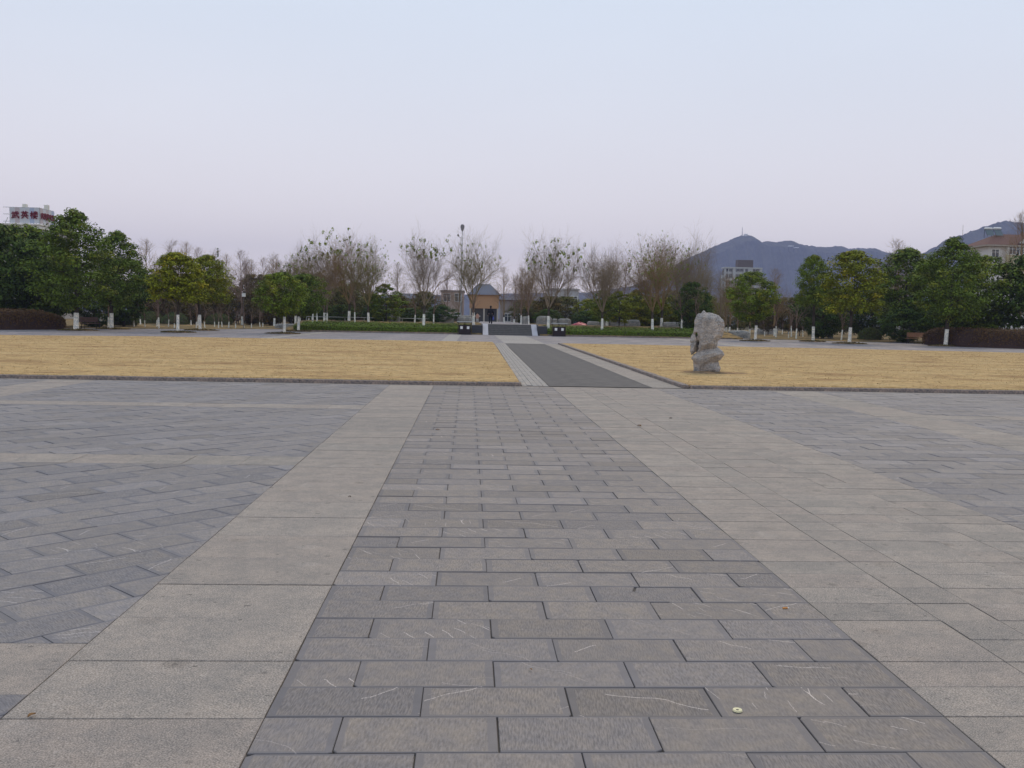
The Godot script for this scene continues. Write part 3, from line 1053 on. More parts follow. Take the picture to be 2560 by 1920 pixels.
# hedge standing on rising ground: front height hf at z0, back height hb at z1
func bank_hedge(label: String, x0: float, x1: float, z0: float, z1: float, hf: float, hb: float, leaves: int) -> void:
	var hn := noise(404, 0.8)
	var prof := [[0.0, 0.0, 0.0], [0.02, 0.0, 0.25], [0.06, 0.0, 1.0], [0.13, 0.06, 1.0], [1.0, 1.0, 0.0]]
	var shape := func(u: float, v: float) -> Array:
		var x := lerpf(x0, x1, u)
		var y := 0.0
		var z := 0.0
		var nn := Vector3(0, 0, 1)
		var n := hn.get_noise_2d(x * 1.4, v * 6.0)
		if v < 0.22:
			y = lerpf(0.02, hf, v / 0.22); z = z0
		elif v < 0.30:
			var k := (v - 0.22) / 0.08
			y = hf + 0.05 * sin(k * PI / 2); z = z0 - 0.12 * k; nn = Vector3(0, k, 1 - k * 0.6).normalized()
		else:
			var k := (v - 0.30) / 0.70
			y = lerpf(hf + 0.05, hb, k); z = lerpf(z0 - 0.12, z1, k); nn = Vector3(0, 1, 0.06).normalized()
		return [Vector3(x, y, z) + nn * n * 0.07, nn]
	hedge("green_hedge", label, Vector3(), shape, 60, 14, leaves, 0.12, "leaf_hedge", "hedge_core")

func mound_hedge(called: String, label: String, pts: Array, w: float, h: float, leaves: int, leaf: String, core: String) -> void:
	var hn := noise(405, 0.7)
	var c := Curve3D.new()
	for p in pts: c.add_point(p)
	var L := c.get_baked_length()
	var shape := func(u: float, v: float) -> Array:
		var q := c.sample_baked(u * L)
		var q2 := c.sample_baked(minf(u * L + 0.3, L))
		var q1 := c.sample_baked(maxf(u * L - 0.3, 0))
		var d := (q2 - q1).normalized()
		var s := d.cross(Vector3.UP).normalized()
		var a := PI * v
		var taper := pow(clampf(minf(u, 1 - u) * L / (w * 0.8), 0.0, 1.0), 0.4)
		var cx := signf(cos(a)) * pow(absf(cos(a)), 0.45)
		var cy := pow(sin(a), 0.45)
		var nn := (s * cos(a) + Vector3.UP * sin(a)).normalized()
		return [q + s * cx * w * 0.5 * taper + Vector3.UP * cy * h * (0.25 + 0.75 * taper) + nn * hn.get_noise_2d(u * L * 1.5, v * 5) * 0.08, nn]
	hedge(called, label, Vector3(), shape, 46, 16, leaves, 0.12, leaf, core)

func ball_shrub(at: Vector3, r: float, h: float, leaf: String, label: String, leaves := 2200) -> void:
	var hn := noise(int(absf(at.x) * 10), 1.3)
	var shape := func(u: float, v: float) -> Array:
		var a := TAU * u
		var e := (0.02 + 0.98 * v) * PI / 2
		var d := Vector3(cos(a) * cos(e), sin(e), sin(a) * cos(e))
		var k := 1.0 + 0.12 * hn.get_noise_3d(d.x * 2, d.y * 2, d.z * 2)
		return [Vector3(d.x * r, pow(maxf(d.y, 0.0), 0.8) * h, d.z * r) * k, d]
	hedge("clipped_shrub", label, at, shape, 18, 9, leaves, 0.13, leaf, "hedge_core")

func planting_mound(at: Vector3, r: float) -> void:
	var b := MB.new()
	var ph := at.x
	var f := func(a: float, k: float) -> Vector3: return at + Vector3(cos(a) * r * 1.25 * k * (1 + 0.1 * sin(a * 3 + ph)), 0.01 + 0.11 * (1 - k) * (1 + 0.5 * sin(a * 5 + ph) * k), sin(a) * r * k * (1 + 0.1 * sin(a * 4 + ph)))
	for i in 20:
		for k in 3:
			b.quad(f.call(TAU * (i + 1) / 20, k / 3.0), f.call(TAU * i / 20, k / 3.0), f.call(TAU * i / 20, (k + 1) / 3.0), f.call(TAU * (i + 1) / 20, (k + 1) / 3.0))
	rng.seed = int(absf(at.x * 31))
	var root := structure("planting_mound", b.mesh(M.soil))
	var g := MB.new()
	for k in 420:
		var p: Vector3 = f.call(rf(0, TAU), sqrt(rng.randf()))
		var v := rf(0.7, 1.3)
		g.col = Color(0.07 * v, 0.075 * v, 0.025 * v).lerp(Color(0.16, 0.12, 0.06), rf(0, 0.7))
		var nn := (rdir() + Vector3(0, 0.4, 0)).normalized()
		g.leaf(p + Vector3(0, 0.03, 0), nn, nn.cross(rdir()).normalized(), 0.12, 0.05)
	part("ground_cover", g.mesh(M.grass_blade), root).set_meta("kind", "stuff")

func vegetation() -> void:
	# evergreen trees that stand round the square
	leafy_tree(Vector3(-29.3, 0, -71.9), "oval_a", 3.15, 8.8, 1.8, "leaf_dark", 0.4, 0.21, "tallest dark evergreen at left with pointed top and whitewashed trunk", "evergreen_tree", true, "", -0.1)
	leafy_tree(Vector3(-29.3, 0, -78.9), "oval_b", 2.25, 7.9, 1.9, "leaf_dark", 2.1, 0.17, "dark evergreen right of the tallest left tree, narrower crown", "evergreen_tree", true, "", 0.5)
	leafy_tree(Vector3(-35.3, 0, -80.5), "round_b", 3.3, 7.6, 0.9, "leaf_deep", 0.7, 0.18, "dark evergreen behind the left maroon hedge, nearest the tallest tree", "evergreen_tree", false)
	leafy_tree(Vector3(-39.6, 0, -80.0), "round_a", 3.8, 8.2, 0.7, "leaf_deep", 2.9, 0.2, "dark evergreen at the left picture edge behind maroon hedge", "evergreen_tree", false)
	leafy_tree(Vector3(-41.5, 0, -90.0), "round_b", 4.2, 9.0, 1.0, "leaf_mid", 1.4, 0.2, "lighter green evergreen below the roof sign building", "evergreen_tree", false)
	leafy_tree(Vector3(-33.0, 0, -92.0), "round_b", 3.0, 6.4, 0.6, "leaf_deep", 0.2, 0.16, "dark low evergreen in the gap between the two left evergreens", "evergreen_tree", false)
	leafy_tree(Vector3(-21.6, 0, -71.2), "umb_a", 2.3, 5.8, 2.35, "leaf_yellow", 0.0, 0.12, "left one of two yellow-green umbrella trees on whitewashed trunk", "evergreen_tree", true, "umbrella trees")
	leafy_tree(Vector3(-22.6, 0, -80.6), "umb_b", 2.3, 6.2, 2.45, "leaf_olive", 1.9, 0.14, "right one of two yellow-green umbrella trees, taller trunk in mound", "evergreen_tree", true, "umbrella trees", 0.6)
	leafy_tree(Vector3(-14.2, 0, -73.5), "round_a", 2.0, 4.55, 1.45, "leaf_mid", 0.8, 0.12, "low round dark green tree left of the green hedge, front one", "evergreen_tree", true, "", -0.2)
	leafy_tree(Vector3(-15.0, 0, -84.0), "round_a", 1.95, 4.9, 1.5, "leaf_dark", 2.4, 0.13, "low round green tree behind the front round one, beside hedge end", "evergreen_tree", true, "", 0.5)
	leafy_tree(Vector3(24.2, 0, -78.5), "round_b", 2.25, 5.7, 1.75, "leaf_mid", 1.1, 0.13, "round green tree just right of the rock on leaning white trunk", "evergreen_tree", true, "", -0.4)
	leafy_tree(Vector3(22.2, 0, -93.0), "round_b", 1.9, 5.3, 0.7, "leaf_deep", 0.5, 0.12, "dark green tree directly behind the standing rock", "evergreen_tree", false)
	leafy_tree(Vector3(29.8, 0, -80.2), "umb_b", 1.75, 7.3, 3.2, "leaf_mid", 0.3, 0.14, "mid green tree left of the large olive tree on the right", "evergreen_tree", true, "", -0.2)
	leafy_tree(Vector3(30.7, 0, -74.6), "umb_b", 2.9, 7.3, 2.6, "leaf_olive", 2.2, 0.15, "large olive green rounded tree on the right, lightest of its row", "evergreen_tree", true, "", 0.1)
	leafy_tree(Vector3(41.2, 0, -87.5), "oval_b", 3.6, 8.7, 1.9, "leaf_dark", 1.2, 0.2, "dark evergreen above the right bench with two white trunks", "evergreen_tree", true)
	leafy_tree(Vector3(37.3, 0, -72.0), "oval_a", 2.95, 8.3, 2.1, "leaf_dark", 3.3, 0.17, "dark evergreen before the right maroon hedge, below the red roof", "evergreen_tree", true, "", 0.3)
	leafy_tree(Vector3(43.0, 0, -78.0), "round_b", 3.3, 7.4, 1.2, "leaf_dark", 5.0, 0.18, "dark evergreen behind the right maroon hedge, inner one", "evergreen_tree", false)
	leafy_tree(Vector3(47.5, 0, -77.0), "round_a", 3.8, 7.6, 1.0, "leaf_deep", 0.9, 0.2, "dark evergreen at the right picture edge behind maroon hedge", "evergreen_tree", false)
	leafy_tree(Vector3(46.0, 0, -92.0), "oval_b", 3.2, 8.0, 1.0, "leaf_mid", 4.1, 0.2, "evergreen farther back under the red roofed house", "evergreen_tree", false)
	leafy_tree(Vector3(37.0, 0, -97.0), "round_b", 3.0, 5.4, 0.3, "leaf_deep", 2.2, 0.14, "dark low evergreen behind the clipped ball shrub on the right", "evergreen_tree", false)
	leafy_tree(Vector3(44.0, 0, -101.0), "round_b", 3.6, 5.8, 0.3, "leaf_deep", 3.0, 0.14, "dark low evergreen behind the right bench", "evergreen_tree", false)
	var ub := [[-43.5, -84.5, 4.8], [-37.2, -84.5, 3.4], [-40.6, -83.0, 3.6], [-33.6, -86.5, 3.2], [42.2, -82.0, 3.4], [46.0, -83.0, 4.0], [50.5, -76.5, 4.4], [39.6, -84.0, 3.0]]
	for i in ub.size():
		var q: Array = ub[i]
		leafy_tree(Vector3(q[0], 0, q[1]), "round_b", 2.1, q[2], 0.1, "leaf_deep", i * 1.3, 0.1, "dense dark undergrowth shrub %s, %s counting from the left" % ["behind left maroon hedge" if i < 4 else "behind right maroon hedge", ORD[[3, 2, 1, 0, 1, 2, 3, 0][i]] if i >= 4 else ORD[[0, 2, 1, 3][i]]], "understory_shrub", false, "undergrowth behind the maroon hedges")
	# evergreens amid the bare trees of the terrace
	leafy_tree(Vector3(13.0, 0.7, -91.5), "column", 1.35, 3.6, 0.7, "leaf_mid", 0.4, 0.07, "small round topped green tree left of a brighter one on terrace", "evergreen_tree", false)
	leafy_tree(Vector3(15.4, 0.7, -96.0), "column", 1.55, 3.7, 0.6, "leaf_olive", 1.9, 0.07, "small brighter green tree on the right of the terrace", "evergreen_tree", false)
	leafy_tree(Vector3(-8.6, 0.7, -99.0), "column", 1.8, 4.0, 0.4, "leaf_mid", 2.5, 0.08, "olive green bushy tree left of the forked bare tree", "evergreen_tree", false)
	leafy_tree(Vector3(18.8, 0.6, -103.0), "round_b", 2.4, 4.2, 0.4, "leaf_olive", 0.1, 0.09, "olive bush behind the dense bare clump on the right", "evergreen_tree", false)
	leafy_tree(Vector3(23.2, 0.4, -103.0), "round_b", 2.2, 4.0, 0.3, "leaf_olive", 1.6, 0.09, "olive bush farther right behind the bare clump and rock", "evergreen_tree", false)
	leafy_tree(Vector3(-39.3, 0, -150), "spire", 0.75, 11.6, 3.0, "leaf_blue", 0.0, 0.12, "thin pointed conifer rising above the bare treeline at left", "conifer", false)
	# low dark shrubs along the back of the terrace
	var sh := [[-13.5, -101.5, 1.2], [-10.0, -103.0, 1.3], [-6.5, -104.5, 1.0], [-3.0, -100.5, 1.3], [9.0, -107.0, 1.2], [13.5, -108.0, 1.1], [17.0, -106.0, 1.5], [20.0, -107.0, 1.6], [-17.5, -110.0, 1.6]]
	for i in sh.size():
		var q: Array = sh[i]
		leafy_tree(Vector3(q[0], 0.85, q[1]), "round_a", 1.7, q[2] + 0.5, 0.0, "leaf_blue" if i % 2 else "leaf_deep", i * 0.9, 0.05, "low dark evergreen shrub at the back of the terrace, %s" % ["third from left", "fourth from left", "fifth from left", "nearest the forked tree", "first right of the steps", "second right of the steps", "third right of the steps", "far right one", "leftmost one"][i], "terrace_shrub", false, "shrubs along the back of the terrace")
	# russet shrubs behind the left field
	for i in 9:
		rng.seed = 600 + i
		var x := -41.0 + i * 3.2
		leafy_tree(Vector3(x, 0, -117.0 - rf(0, 8)), "thin", 2.5, 4.2, 0.15, "leaf_russet", rf(0, 6), 0.06, "russet twiggy plum shrub behind the left field, %s from left" % ORD[i], "plum_shrub", false, "russet shrubs behind the left field")
	for i in 11:
		rng.seed = 680 + i
		leafy_tree(Vector3(-47.0 + i * 3.1, 0, -133.0 - rf(0, 9)), "thin", 3.0, rf(6.0, 7.4), 0.3, ["leaf_brown", "leaf_russet"][i % 2], rf(0, 6), 0.08, "tall brown thicket bush at the back of the left wood, %s from left" % ORD[i], "thicket_bush", false, "thicket at the back of the left wood")
	for i in 7:
		rng.seed = 695 + i
		leafy_tree(Vector3(30.0 + i * 4.4, 0, -131.0 - rf(0, 9)), "thin", 3.0, rf(5.2, 6.6), 0.6, ["leaf_brown", "leaf_olive"][i % 2], rf(0, 6), 0.08, "tall brown thicket bush behind the right trees, %s from left" % ORD[i], "thicket_bush", false, "thicket behind the right trees")
	for i in 3:
		rng.seed = 640 + i
		leafy_tree(Vector3(38.0 + i * 3.0, 0, -118.0 + i * 3), "thin", 2.2, 4.6, 0.7, "leaf_russet", rf(0, 6), 0.06, "russet twiggy plum shrub on the right behind saplings, %s from left" % ORD[i], "plum_shrub", false, "russet shrubs on the right")
	var bs := [[-15.0, -114.0], [-12.0, -118.0], [-8.6, -115.0], [-5.6, -119.0], [7.2, -118.0], [9.6, -114.0], [12.2, -118.5], [15.0, -115.0], [17.8, -119.0], [20.8, -115.5], [23.6, -118.0], [26.6, -114.0], [29.6, -117.0]]
	for i in bs.size():
		rng.seed = 660 + i
		leafy_tree(Vector3(bs[i][0], 0.7, bs[i][1]), "thin", 2.3, rf(3.0, 4.4), 0.2, ["leaf_brown", "leaf_russet", "leaf_olive"][[0, 0, 1, 0, 0, 1, 0, 2, 2, 0, 2, 0, 2][i]], rf(0, 6), 0.06, "thin brown thicket shrub behind the terrace, %s from left" % ORD[i], "thicket_shrub", false, "thicket behind the terrace")
	# bare trees of the terrace: x, ground, z, height, width, proto, twig colour, tuft set, label
	var ter := [
		[-12.2, 0.8, -97.0, 9.1, 6.6, 1, "twig_brown", 1, "broadest bare tree of the left clump with green tufts on top"],
		[-15.2, 0.6, -101.0, 8.9, 5.0, 0, "twig_grey", 0, "bare tree at the left side of the left clump"],
		[-9.9, 0.8, -94.0, 8.0, 4.4, 3, "twig_olive", 4, "olive brown bare tree at the right side of the left clump"],
		[-19.6, 0.3, -108.0, 8.4, 4.6, 2, "twig_grey", 2, "pale tufted bare tree above the low round trees"],
		[-4.2, 0.7, -88.5, 8.4, 5.6, 0, "twig_grey", 0, "forked bare tree standing in left hedge, white base, leafy tips"],
		[0.5, 0.9, -93.0, 8.9, 5.2, 3, "twig_olive", 3, "bare many stemmed tree in front of the ochre building"],
		[6.2, 0.9, -100.0, 6.5, 3.4, 2, "twig_brown", -1, "small bare tree just right of the steps"],
		[7.5, 0.7, -88.5, 8.7, 5.4, 2, "twig_grey", 2, "bare tree behind the right litter bin with dark green tufts"],
		[12.6, 0.7, -88.5, 7.7, 4.4, 1, "twig_grey", -1, "leafless forked tree above the small green trees at right"],
		[17.4, 0.7, -88.5, 8.1, 5.6, 3, "twig_brown", 4, "front bare tree of the dense right clump"],
		[21.6, 0.6, -95.0, 9.5, 5.4, 0, "twig_grey", 3, "tall bare tree at the right end of the right clump"],
		[20.6, 0.6, -100.0, 10.0, 6.2, 1, "twig_brown", 4, "tallest bare tree at the back of the right clump"],
		[25.7, 0.4, -104.0, 8.3, 4.0, 2, "twig_olive", -1, "bare tree behind the rock, last of the right clump"],
		[-17.0, 0.4, -104.0, 7.4, 4.6, 3, "twig_brown", 4, "brownish bare tree between pale tufted tree and left clump"],
		[14.6, 0.7, -99.0, 8.4, 5.0, 0, "twig_brown", -1, "brown bare tree behind the small green trees"]]
	for i in ter.size():
		var q: Array = ter[i]
		var p: Dictionary = BARE[q[5]]
		var wd: float = p.w * q[3] / p.h
		place_bare(q[5], Vector3(q[0], q[1], q[2]), q[3], clampf(q[4] * 1.06 / wd, 0.7, 1.5), i * 1.7, q[6], q[7], "bare_tree", q[8], "bare trees of the terrace")
	# far bare trees: left wood, middle and right
	var far_l := [[-40.5, -120, 10.5], [-39.6, -127, 11.0], [-36.7, -137.4, 10.6], [-38.9, -131, 11.1], [-35.4, -126, 10.1], [-36.5, -143, 10.3], [-34.8, -148.5, 10.0], [-33.1, -144.6, 9.6], [-28.9, -122, 9.6], [-30.0, -140.5, 9.8], [-26.5, -128, 9.6], [-23.8, -116.9, 8.4], [-23.6, -127.5, 9.0], [-30.3, -152.8, 10.0], [-44.0, -116, 10.0], [-47.5, -124, 10.4], [-32.0, -99.0, 6.8], [-20.8, -122, 9.0], [-17.6, -126, 9.2]]
	far_l.sort_custom(func(a, b): return a[0] / a[1] > b[0] / b[1])
	for i in far_l.size():
		var q: Array = far_l[i]
		place_bare(4 + i % 3, Vector3(q[0], 0, q[1]), q[2], 1.0, i * 2.1, ["twig_red", "twig_grey", "twig_brown"][i % 3], -1, "bare_tree", "slender bare tree of the far left wood, %s from left" % ORD[i], "far left wood")
	var mid := [[-13.0, -122, 7.4], [-9.4, -126, 7.8], [-6.2, -118, 6.4], [-2.8, -124, 7.0], [4.6, -122, 7.4], [6.6, -117, 7.0], [8.4, -128, 7.6], [10.6, -120, 7.4], [13.2, -126, 7.6], [16.2, -121, 8.0], [20.4, -124, 8.4], [24.0, -119, 8.0], [28.2, -122, 8.2], [-15.6, -116, 7.6], [5.3, -110, 5.6], [-1.2, -113, 5.6]]
	mid.sort_custom(func(a, b): return a[0] / a[1] > b[0] / b[1])
	for i in mid.size():
		var q: Array = mid[i]
		place_bare(4 + i % 3, Vector3(q[0], 0.8, q[1]), q[2], 0.9, i * 1.1, ["twig_brown", "twig_red", "twig_grey"][i % 3], -1, "bare_tree", "bare tree behind the terrace, %s from left in the middle background" % ORD[i], "bare trees in the middle background")
	var far_r := [[65.0, -140, 14.6], [62.6, -138, 12.8], [67.8, -144, 13.0], [36.2, -110, 8.0], [33.2, -120, 7.8], [52.2, -120, 9.8], [72.0, -120, 16.6], [41.0, -140.8, 8.4], [46.4, -147, 9.0], [35.2, -125.8, 8.0], [56.0, -128, 9.6], [31.0, -113, 6.8], [28.6, -106, 7.4], [32.6, -108, 7.0]]
	far_r.sort_custom(func(a, b): return a[0] / a[1] > b[0] / b[1])
	for i in far_r.size():
		var q: Array = far_r[i]
		place_bare(4 + (i + 1) % 3, Vector3(q[0], 0, q[1]), q[2], 1.0, i * 2.9, ["twig_grey", "twig_brown"][i % 2], -1, "bare_tree", "slender bare tree of the right background, %s from left" % ORD[i], "bare trees in the right background")
	# hedges and clipped shrubs
	rng.seed = 700
	bank_hedge("long low clipped green hedge on the bank left of steps", -15.6, 0.25, -84.9, -91.5, 0.50, 0.92, 15000)
	bank_hedge("long low clipped green hedge on the bank right of steps", 7.15, 23.0, -84.9, -91.5, 0.48, 0.88, 15000)
	mound_hedge("maroon_hedge", "rounded maroon hedge at the left edge of the picture", [Vector3(-46, 0, -64), Vector3(-36, 0, -69.0), Vector3(-32.3, 0, -76.5)], 4.2, 1.5, 17000, "leaf_maroon", "maroon_core")
	mound_hedge("maroon_hedge", "long rounded maroon hedge at the right edge of the picture", [Vector3(39.4, 0, -78.6), Vector3(39.6, 0, -71.5), Vector3(44, 0, -66.5), Vector3(54, 0, -62)], 4.0, 1.45, 19000, "leaf_maroon", "maroon_core")
	ball_shrub(Vector3(39.7, 0, -91.5), 1.2, 1.25, "leaf_deep", "clipped ball shrub between the olive tree and the right bench")
	ball_shrub(Vector3(-34.0, 0, -95.0), 1.3, 1.45, "leaf_deep", "clipped ball shrub right of the narrower left evergreen")
	ball_shrub(Vector3(-37.8, 0, -114.0), 1.6, 1.5, "leaf_deep", "clipped ball shrub behind first field saplings, left of three")
	ball_shrub(Vector3(-34.6, 0, -113.0), 1.6, 1.4, "leaf_blue", "clipped ball shrub behind field saplings, middle of three")
	ball_shrub(Vector3(-30.8, 0, -118.0), 1.7, 1.4, "leaf_deep", "clipped ball shrub behind field saplings, right of three")
	for q in [[-21.6, -71.2, 1.05], [-22.6, -80.6, 1.15], [-14.2, -73.5, 1.1], [24.2, -78.5, 1.0], [29.8, -80.2, 0.9], [30.7, -74.6, 1.1], [37.3, -72.0, 1.1], [-29.3, -71.9, 1.2], [-29.3, -78.9, 1.1], [40.6, -80.4, 1.3], [-15.0, -84.0, 1.0]]:
		planting_mound(Vector3(q[0], 0, q[1]), q[2])
	# saplings
	var protos := []
	for k in 4:
		rng.seed = 800 + k
		var w := MB.new()
		var br := MB.new()
		var lean := Vector3(rf(-0.10, 0.10), 1, rf(-0.08, 0.08))
		w.tube([Vector3(0, -0.05, 0), lean * 0.5, lean * 1.0], [0.082, 0.070, 0.062], 7)
		var tips := []
		limb(br, lean * 0.98, lean.normalized(), 1.5, 0.042, 2, 4, 0.6, 0.7, tips)
		limb(br, lean * 1.2, (lean + Vector3(rf(-0.5, 0.5), 0, rf(-0.5, 0.5))).normalized(), 1.2, 0.03, 2, 4, 0.6, 0.7, tips)
		protos.append([w.mesh(M.whitewash), br.mesh(M.twig_red)])
	var fr := [[-31.1, -83.0, 0.95], [-32.3, -92.7, 1.0], [-31.2, -92.5, 0.66], [-30.5, -93.8, 0.67], [-27.5, -85.2, 1.0], [-30.2, -96.5, 0.73], [-27.5, -89.6, 0.43], [-29.6, -97.6, 1.03], [-26.1, -91.8, 0.61], [-25.9, -94.0, 0.60], [-27.1, -102.1, 0.54], [-24.6, -94.1, 0.63], [-26.3, -102.0, 0.56], [-23.7, -94.4, 0.64], [-23.2, -95.2, 0.47], [-22.8, -97.0, 0.54], [-22.6, -99.4, 0.45], [-23.4, -107.2, 0.54], [-23.2, -107.7, 0.46], [-18.6, -96.2, 1.09], [-17.3, -98.1, 1.12], [-17.1, -101.6, 1.08]]
	var bk := [[-37.4, -109.5, 1.02], [-43.9, -115.7, 0.93], [-40.5, -130.5, 1.13], [-39.5, -133.7, 1.11], [-31.8, -109.8, 0.58], [-30.5, -107.9, 1.02], [-34.9, -124.7, 0.99], [-32.2, -119.2, 0.59], [-36.9, -151.3, 1.01], [-34.6, -149.0, 1.01], [-34.4, -153.4, 1.02], [-33.7, -151.8, 0.8], [-29.0, -148.0, 0.84]]
	var rt := [[27.3, -94.7, 0.99], [33.9, -106.5, 0.55], [33.2, -100.3, 1.22], [41.8, -127.3, 0.99], [43.6, -129.2, 0.67], [33.5, -97.2, 0.65], [37.4, -107.6, 1.27], [33.1, -93.8, 1.04], [38.4, -106.6, 0.79], [37.35, -97.1, 0.72], [36.2, -89.9, 1.01], [41.0, -131.9, 1.02]]
	var st := [[-15.06, -92.0, 1.1], [-14.56, -91.6, 1.2], [-14.2, -93.5, 1.1], [-13.7, -92.0, 1.1], [-11.05, -92.4, 1.2], [-5.3, -93.0, 1.05], [-3.39, -92.0, 1.15], [0.49, -91.5, 1.05], [5.08, -91.6, 1.2], [5.93, -92.2, 1.2], [20.96, -92.0, 1.1], [21.25, -93, 1.0], [21.62, -93.5, 1.0], [22.1, -91.0, 1.0]]
	for q in [[fr, "whitewashed sapling in the front of the left dry field, %s from left", "saplings in the left field", 0.0], [bk, "whitewashed sapling far back in the left field, %s from left", "saplings far back on the left", 0.0], [rt, "whitewashed sapling in the right dry field, %s from left", "saplings in the right field", 0.0], [st, "white trunked sapling above the green hedges on the bank, %s from left", "saplings on the bank", 0.62]]:
		var list: Array = q[0]
		list.sort_custom(func(a, b): return a[0] / -a[1] < b[0] / -b[1])
		for i in list.size():
			var s: Array = list[i]
			var t := thing("sapling", q[1] % ORD[i], "sapling", Vector3(s[0], q[3], s[1]), i * 2.4, q[2])
			var k := 1.0 if s[2] > 0.8 else 0.72
			part("painted_trunk_base", protos[i % 4][0], t).scale = Vector3(k, s[2], k)
			var o := part("branches", protos[i % 4][1], t)
			var g := 1.25 if s[2] > 0.8 else 0.7
			o.scale = Vector3(g, g, g); o.position = Vector3(0, s[2] - 0.98 * g, 0)

# ------------------------------------------------------------------ surface nets for figures and the rock
func nets(f: Callable, lo: Vector3, hi: Vector3, cell: float, b: MB, smooth := true) -> void:
	var nx := int(ceil((hi.x - lo.x) / cell)) + 1
	var ny := int(ceil((hi.y - lo.y) / cell)) + 1
	var nz := int(ceil((hi.z - lo.z) / cell)) + 1
	var val := PackedFloat32Array()
	val.resize(nx * ny * nz)
	var i := 0
	for z in nz:
		for y in ny:
			for x in nx:
				val[i] = f.call(lo + Vector3(x, y, z) * cell)
				i += 1
	var at := {}
	var sy := nx
	var sz := nx * ny
	for z in nz - 1:
		for y in ny - 1:
			for x in nx - 1:
				var k := x + y * sy + z * sz
				var neg := 0
				for c in 8:
					if val[k + (c & 1) + (sy if c & 2 else 0) + (sz if c & 4 else 0)] < 0.0: neg += 1
				if neg == 0 or neg == 8: continue
				var sum := Vector3()
				var m := 0
				for c in 8:
					for ax in [1, 2, 4]:
						if c & ax: continue
						var e: int = c | ax
						var va := val[k + (c & 1) + (sy if c & 2 else 0) + (sz if c & 4 else 0)]
						var vb := val[k + (e & 1) + (sy if e & 2 else 0) + (sz if e & 4 else 0)]
						if (va < 0.0) == (vb < 0.0): continue
						var t := va / (va - vb)
						var pa := Vector3(c & 1, (c >> 1) & 1, (c >> 2) & 1)
						var pb := Vector3(e & 1, (e >> 1) & 1, (e >> 2) & 1)
						sum += pa.lerp(pb, t); m += 1
				at[k] = lo + (Vector3(x, y, z) + sum / m) * cell
	var grad := {}
	if smooth:
		var h := cell * 0.5
		for k in at:
			var p: Vector3 = at[k]
			grad[k] = Vector3(f.call(p + Vector3(h, 0, 0)) - f.call(p - Vector3(h, 0, 0)), f.call(p + Vector3(0, h, 0)) - f.call(p - Vector3(0, h, 0)), f.call(p + Vector3(0, 0, h)) - f.call(p - Vector3(0, 0, h))).normalized()
	var step := [1, sy, sz]
	for k in at:
		for ax in 3:
			var u: int = step[(ax + 1) % 3]
			var w: int = step[(ax + 2) % 3]
			var e: int = k + step[ax]
			# edge from corner k to k+step[ax]; cells round it: k, k-u, k-u-w, k-w
			if e >= val.size(): continue
			var va := val[k]
			var vb := val[e]
			if (va < 0.0) == (vb < 0.0): continue
			var c0: int = k
			var c1: int = k - u
			var c2: int = k - u - w
			var c3: int = k - w
			if not (at.has(c1) and at.has(c2) and at.has(c3)): continue
			var q := [c0, c1, c2, c3] if va < 0.0 else [c0, c3, c2, c1]
			if smooth:
				b.tri_n(at[q[0]], at[q[1]], at[q[2]], grad[q[0]], grad[q[1]], grad[q[2]])
				b.tri_n(at[q[0]], at[q[2]], at[q[3]], grad[q[0]], grad[q[2]], grad[q[3]])
			else:
				b.quad(at[q[0]], at[q[1]], at[q[2]], at[q[3]])

func cap_d(p: Vector3, a: Vector3, c: Vector3, ra: float, rb: float) -> float:
	var ac := c - a
	var t := clampf((p - a).dot(ac) / maxf(ac.length_squared(), 1e-9), 0, 1)
	return p.distance_to(a + ac * t) - lerpf(ra, rb, t)

func smin(a: float, b: float, k: float) -> float:
	var h := clampf(0.5 + 0.5 * (b - a) / k, 0, 1)
	return lerpf(b, a, h) - k * h * (1 - h)

func bones_sdf(bones: Array, k: float) -> Callable:
	return func(p: Vector3) -> float:
		var d := 9.0
		for q in bones:
			d = smin(d, cap_d(p, q[0], q[1], q[2], q[3]), k)
		return d

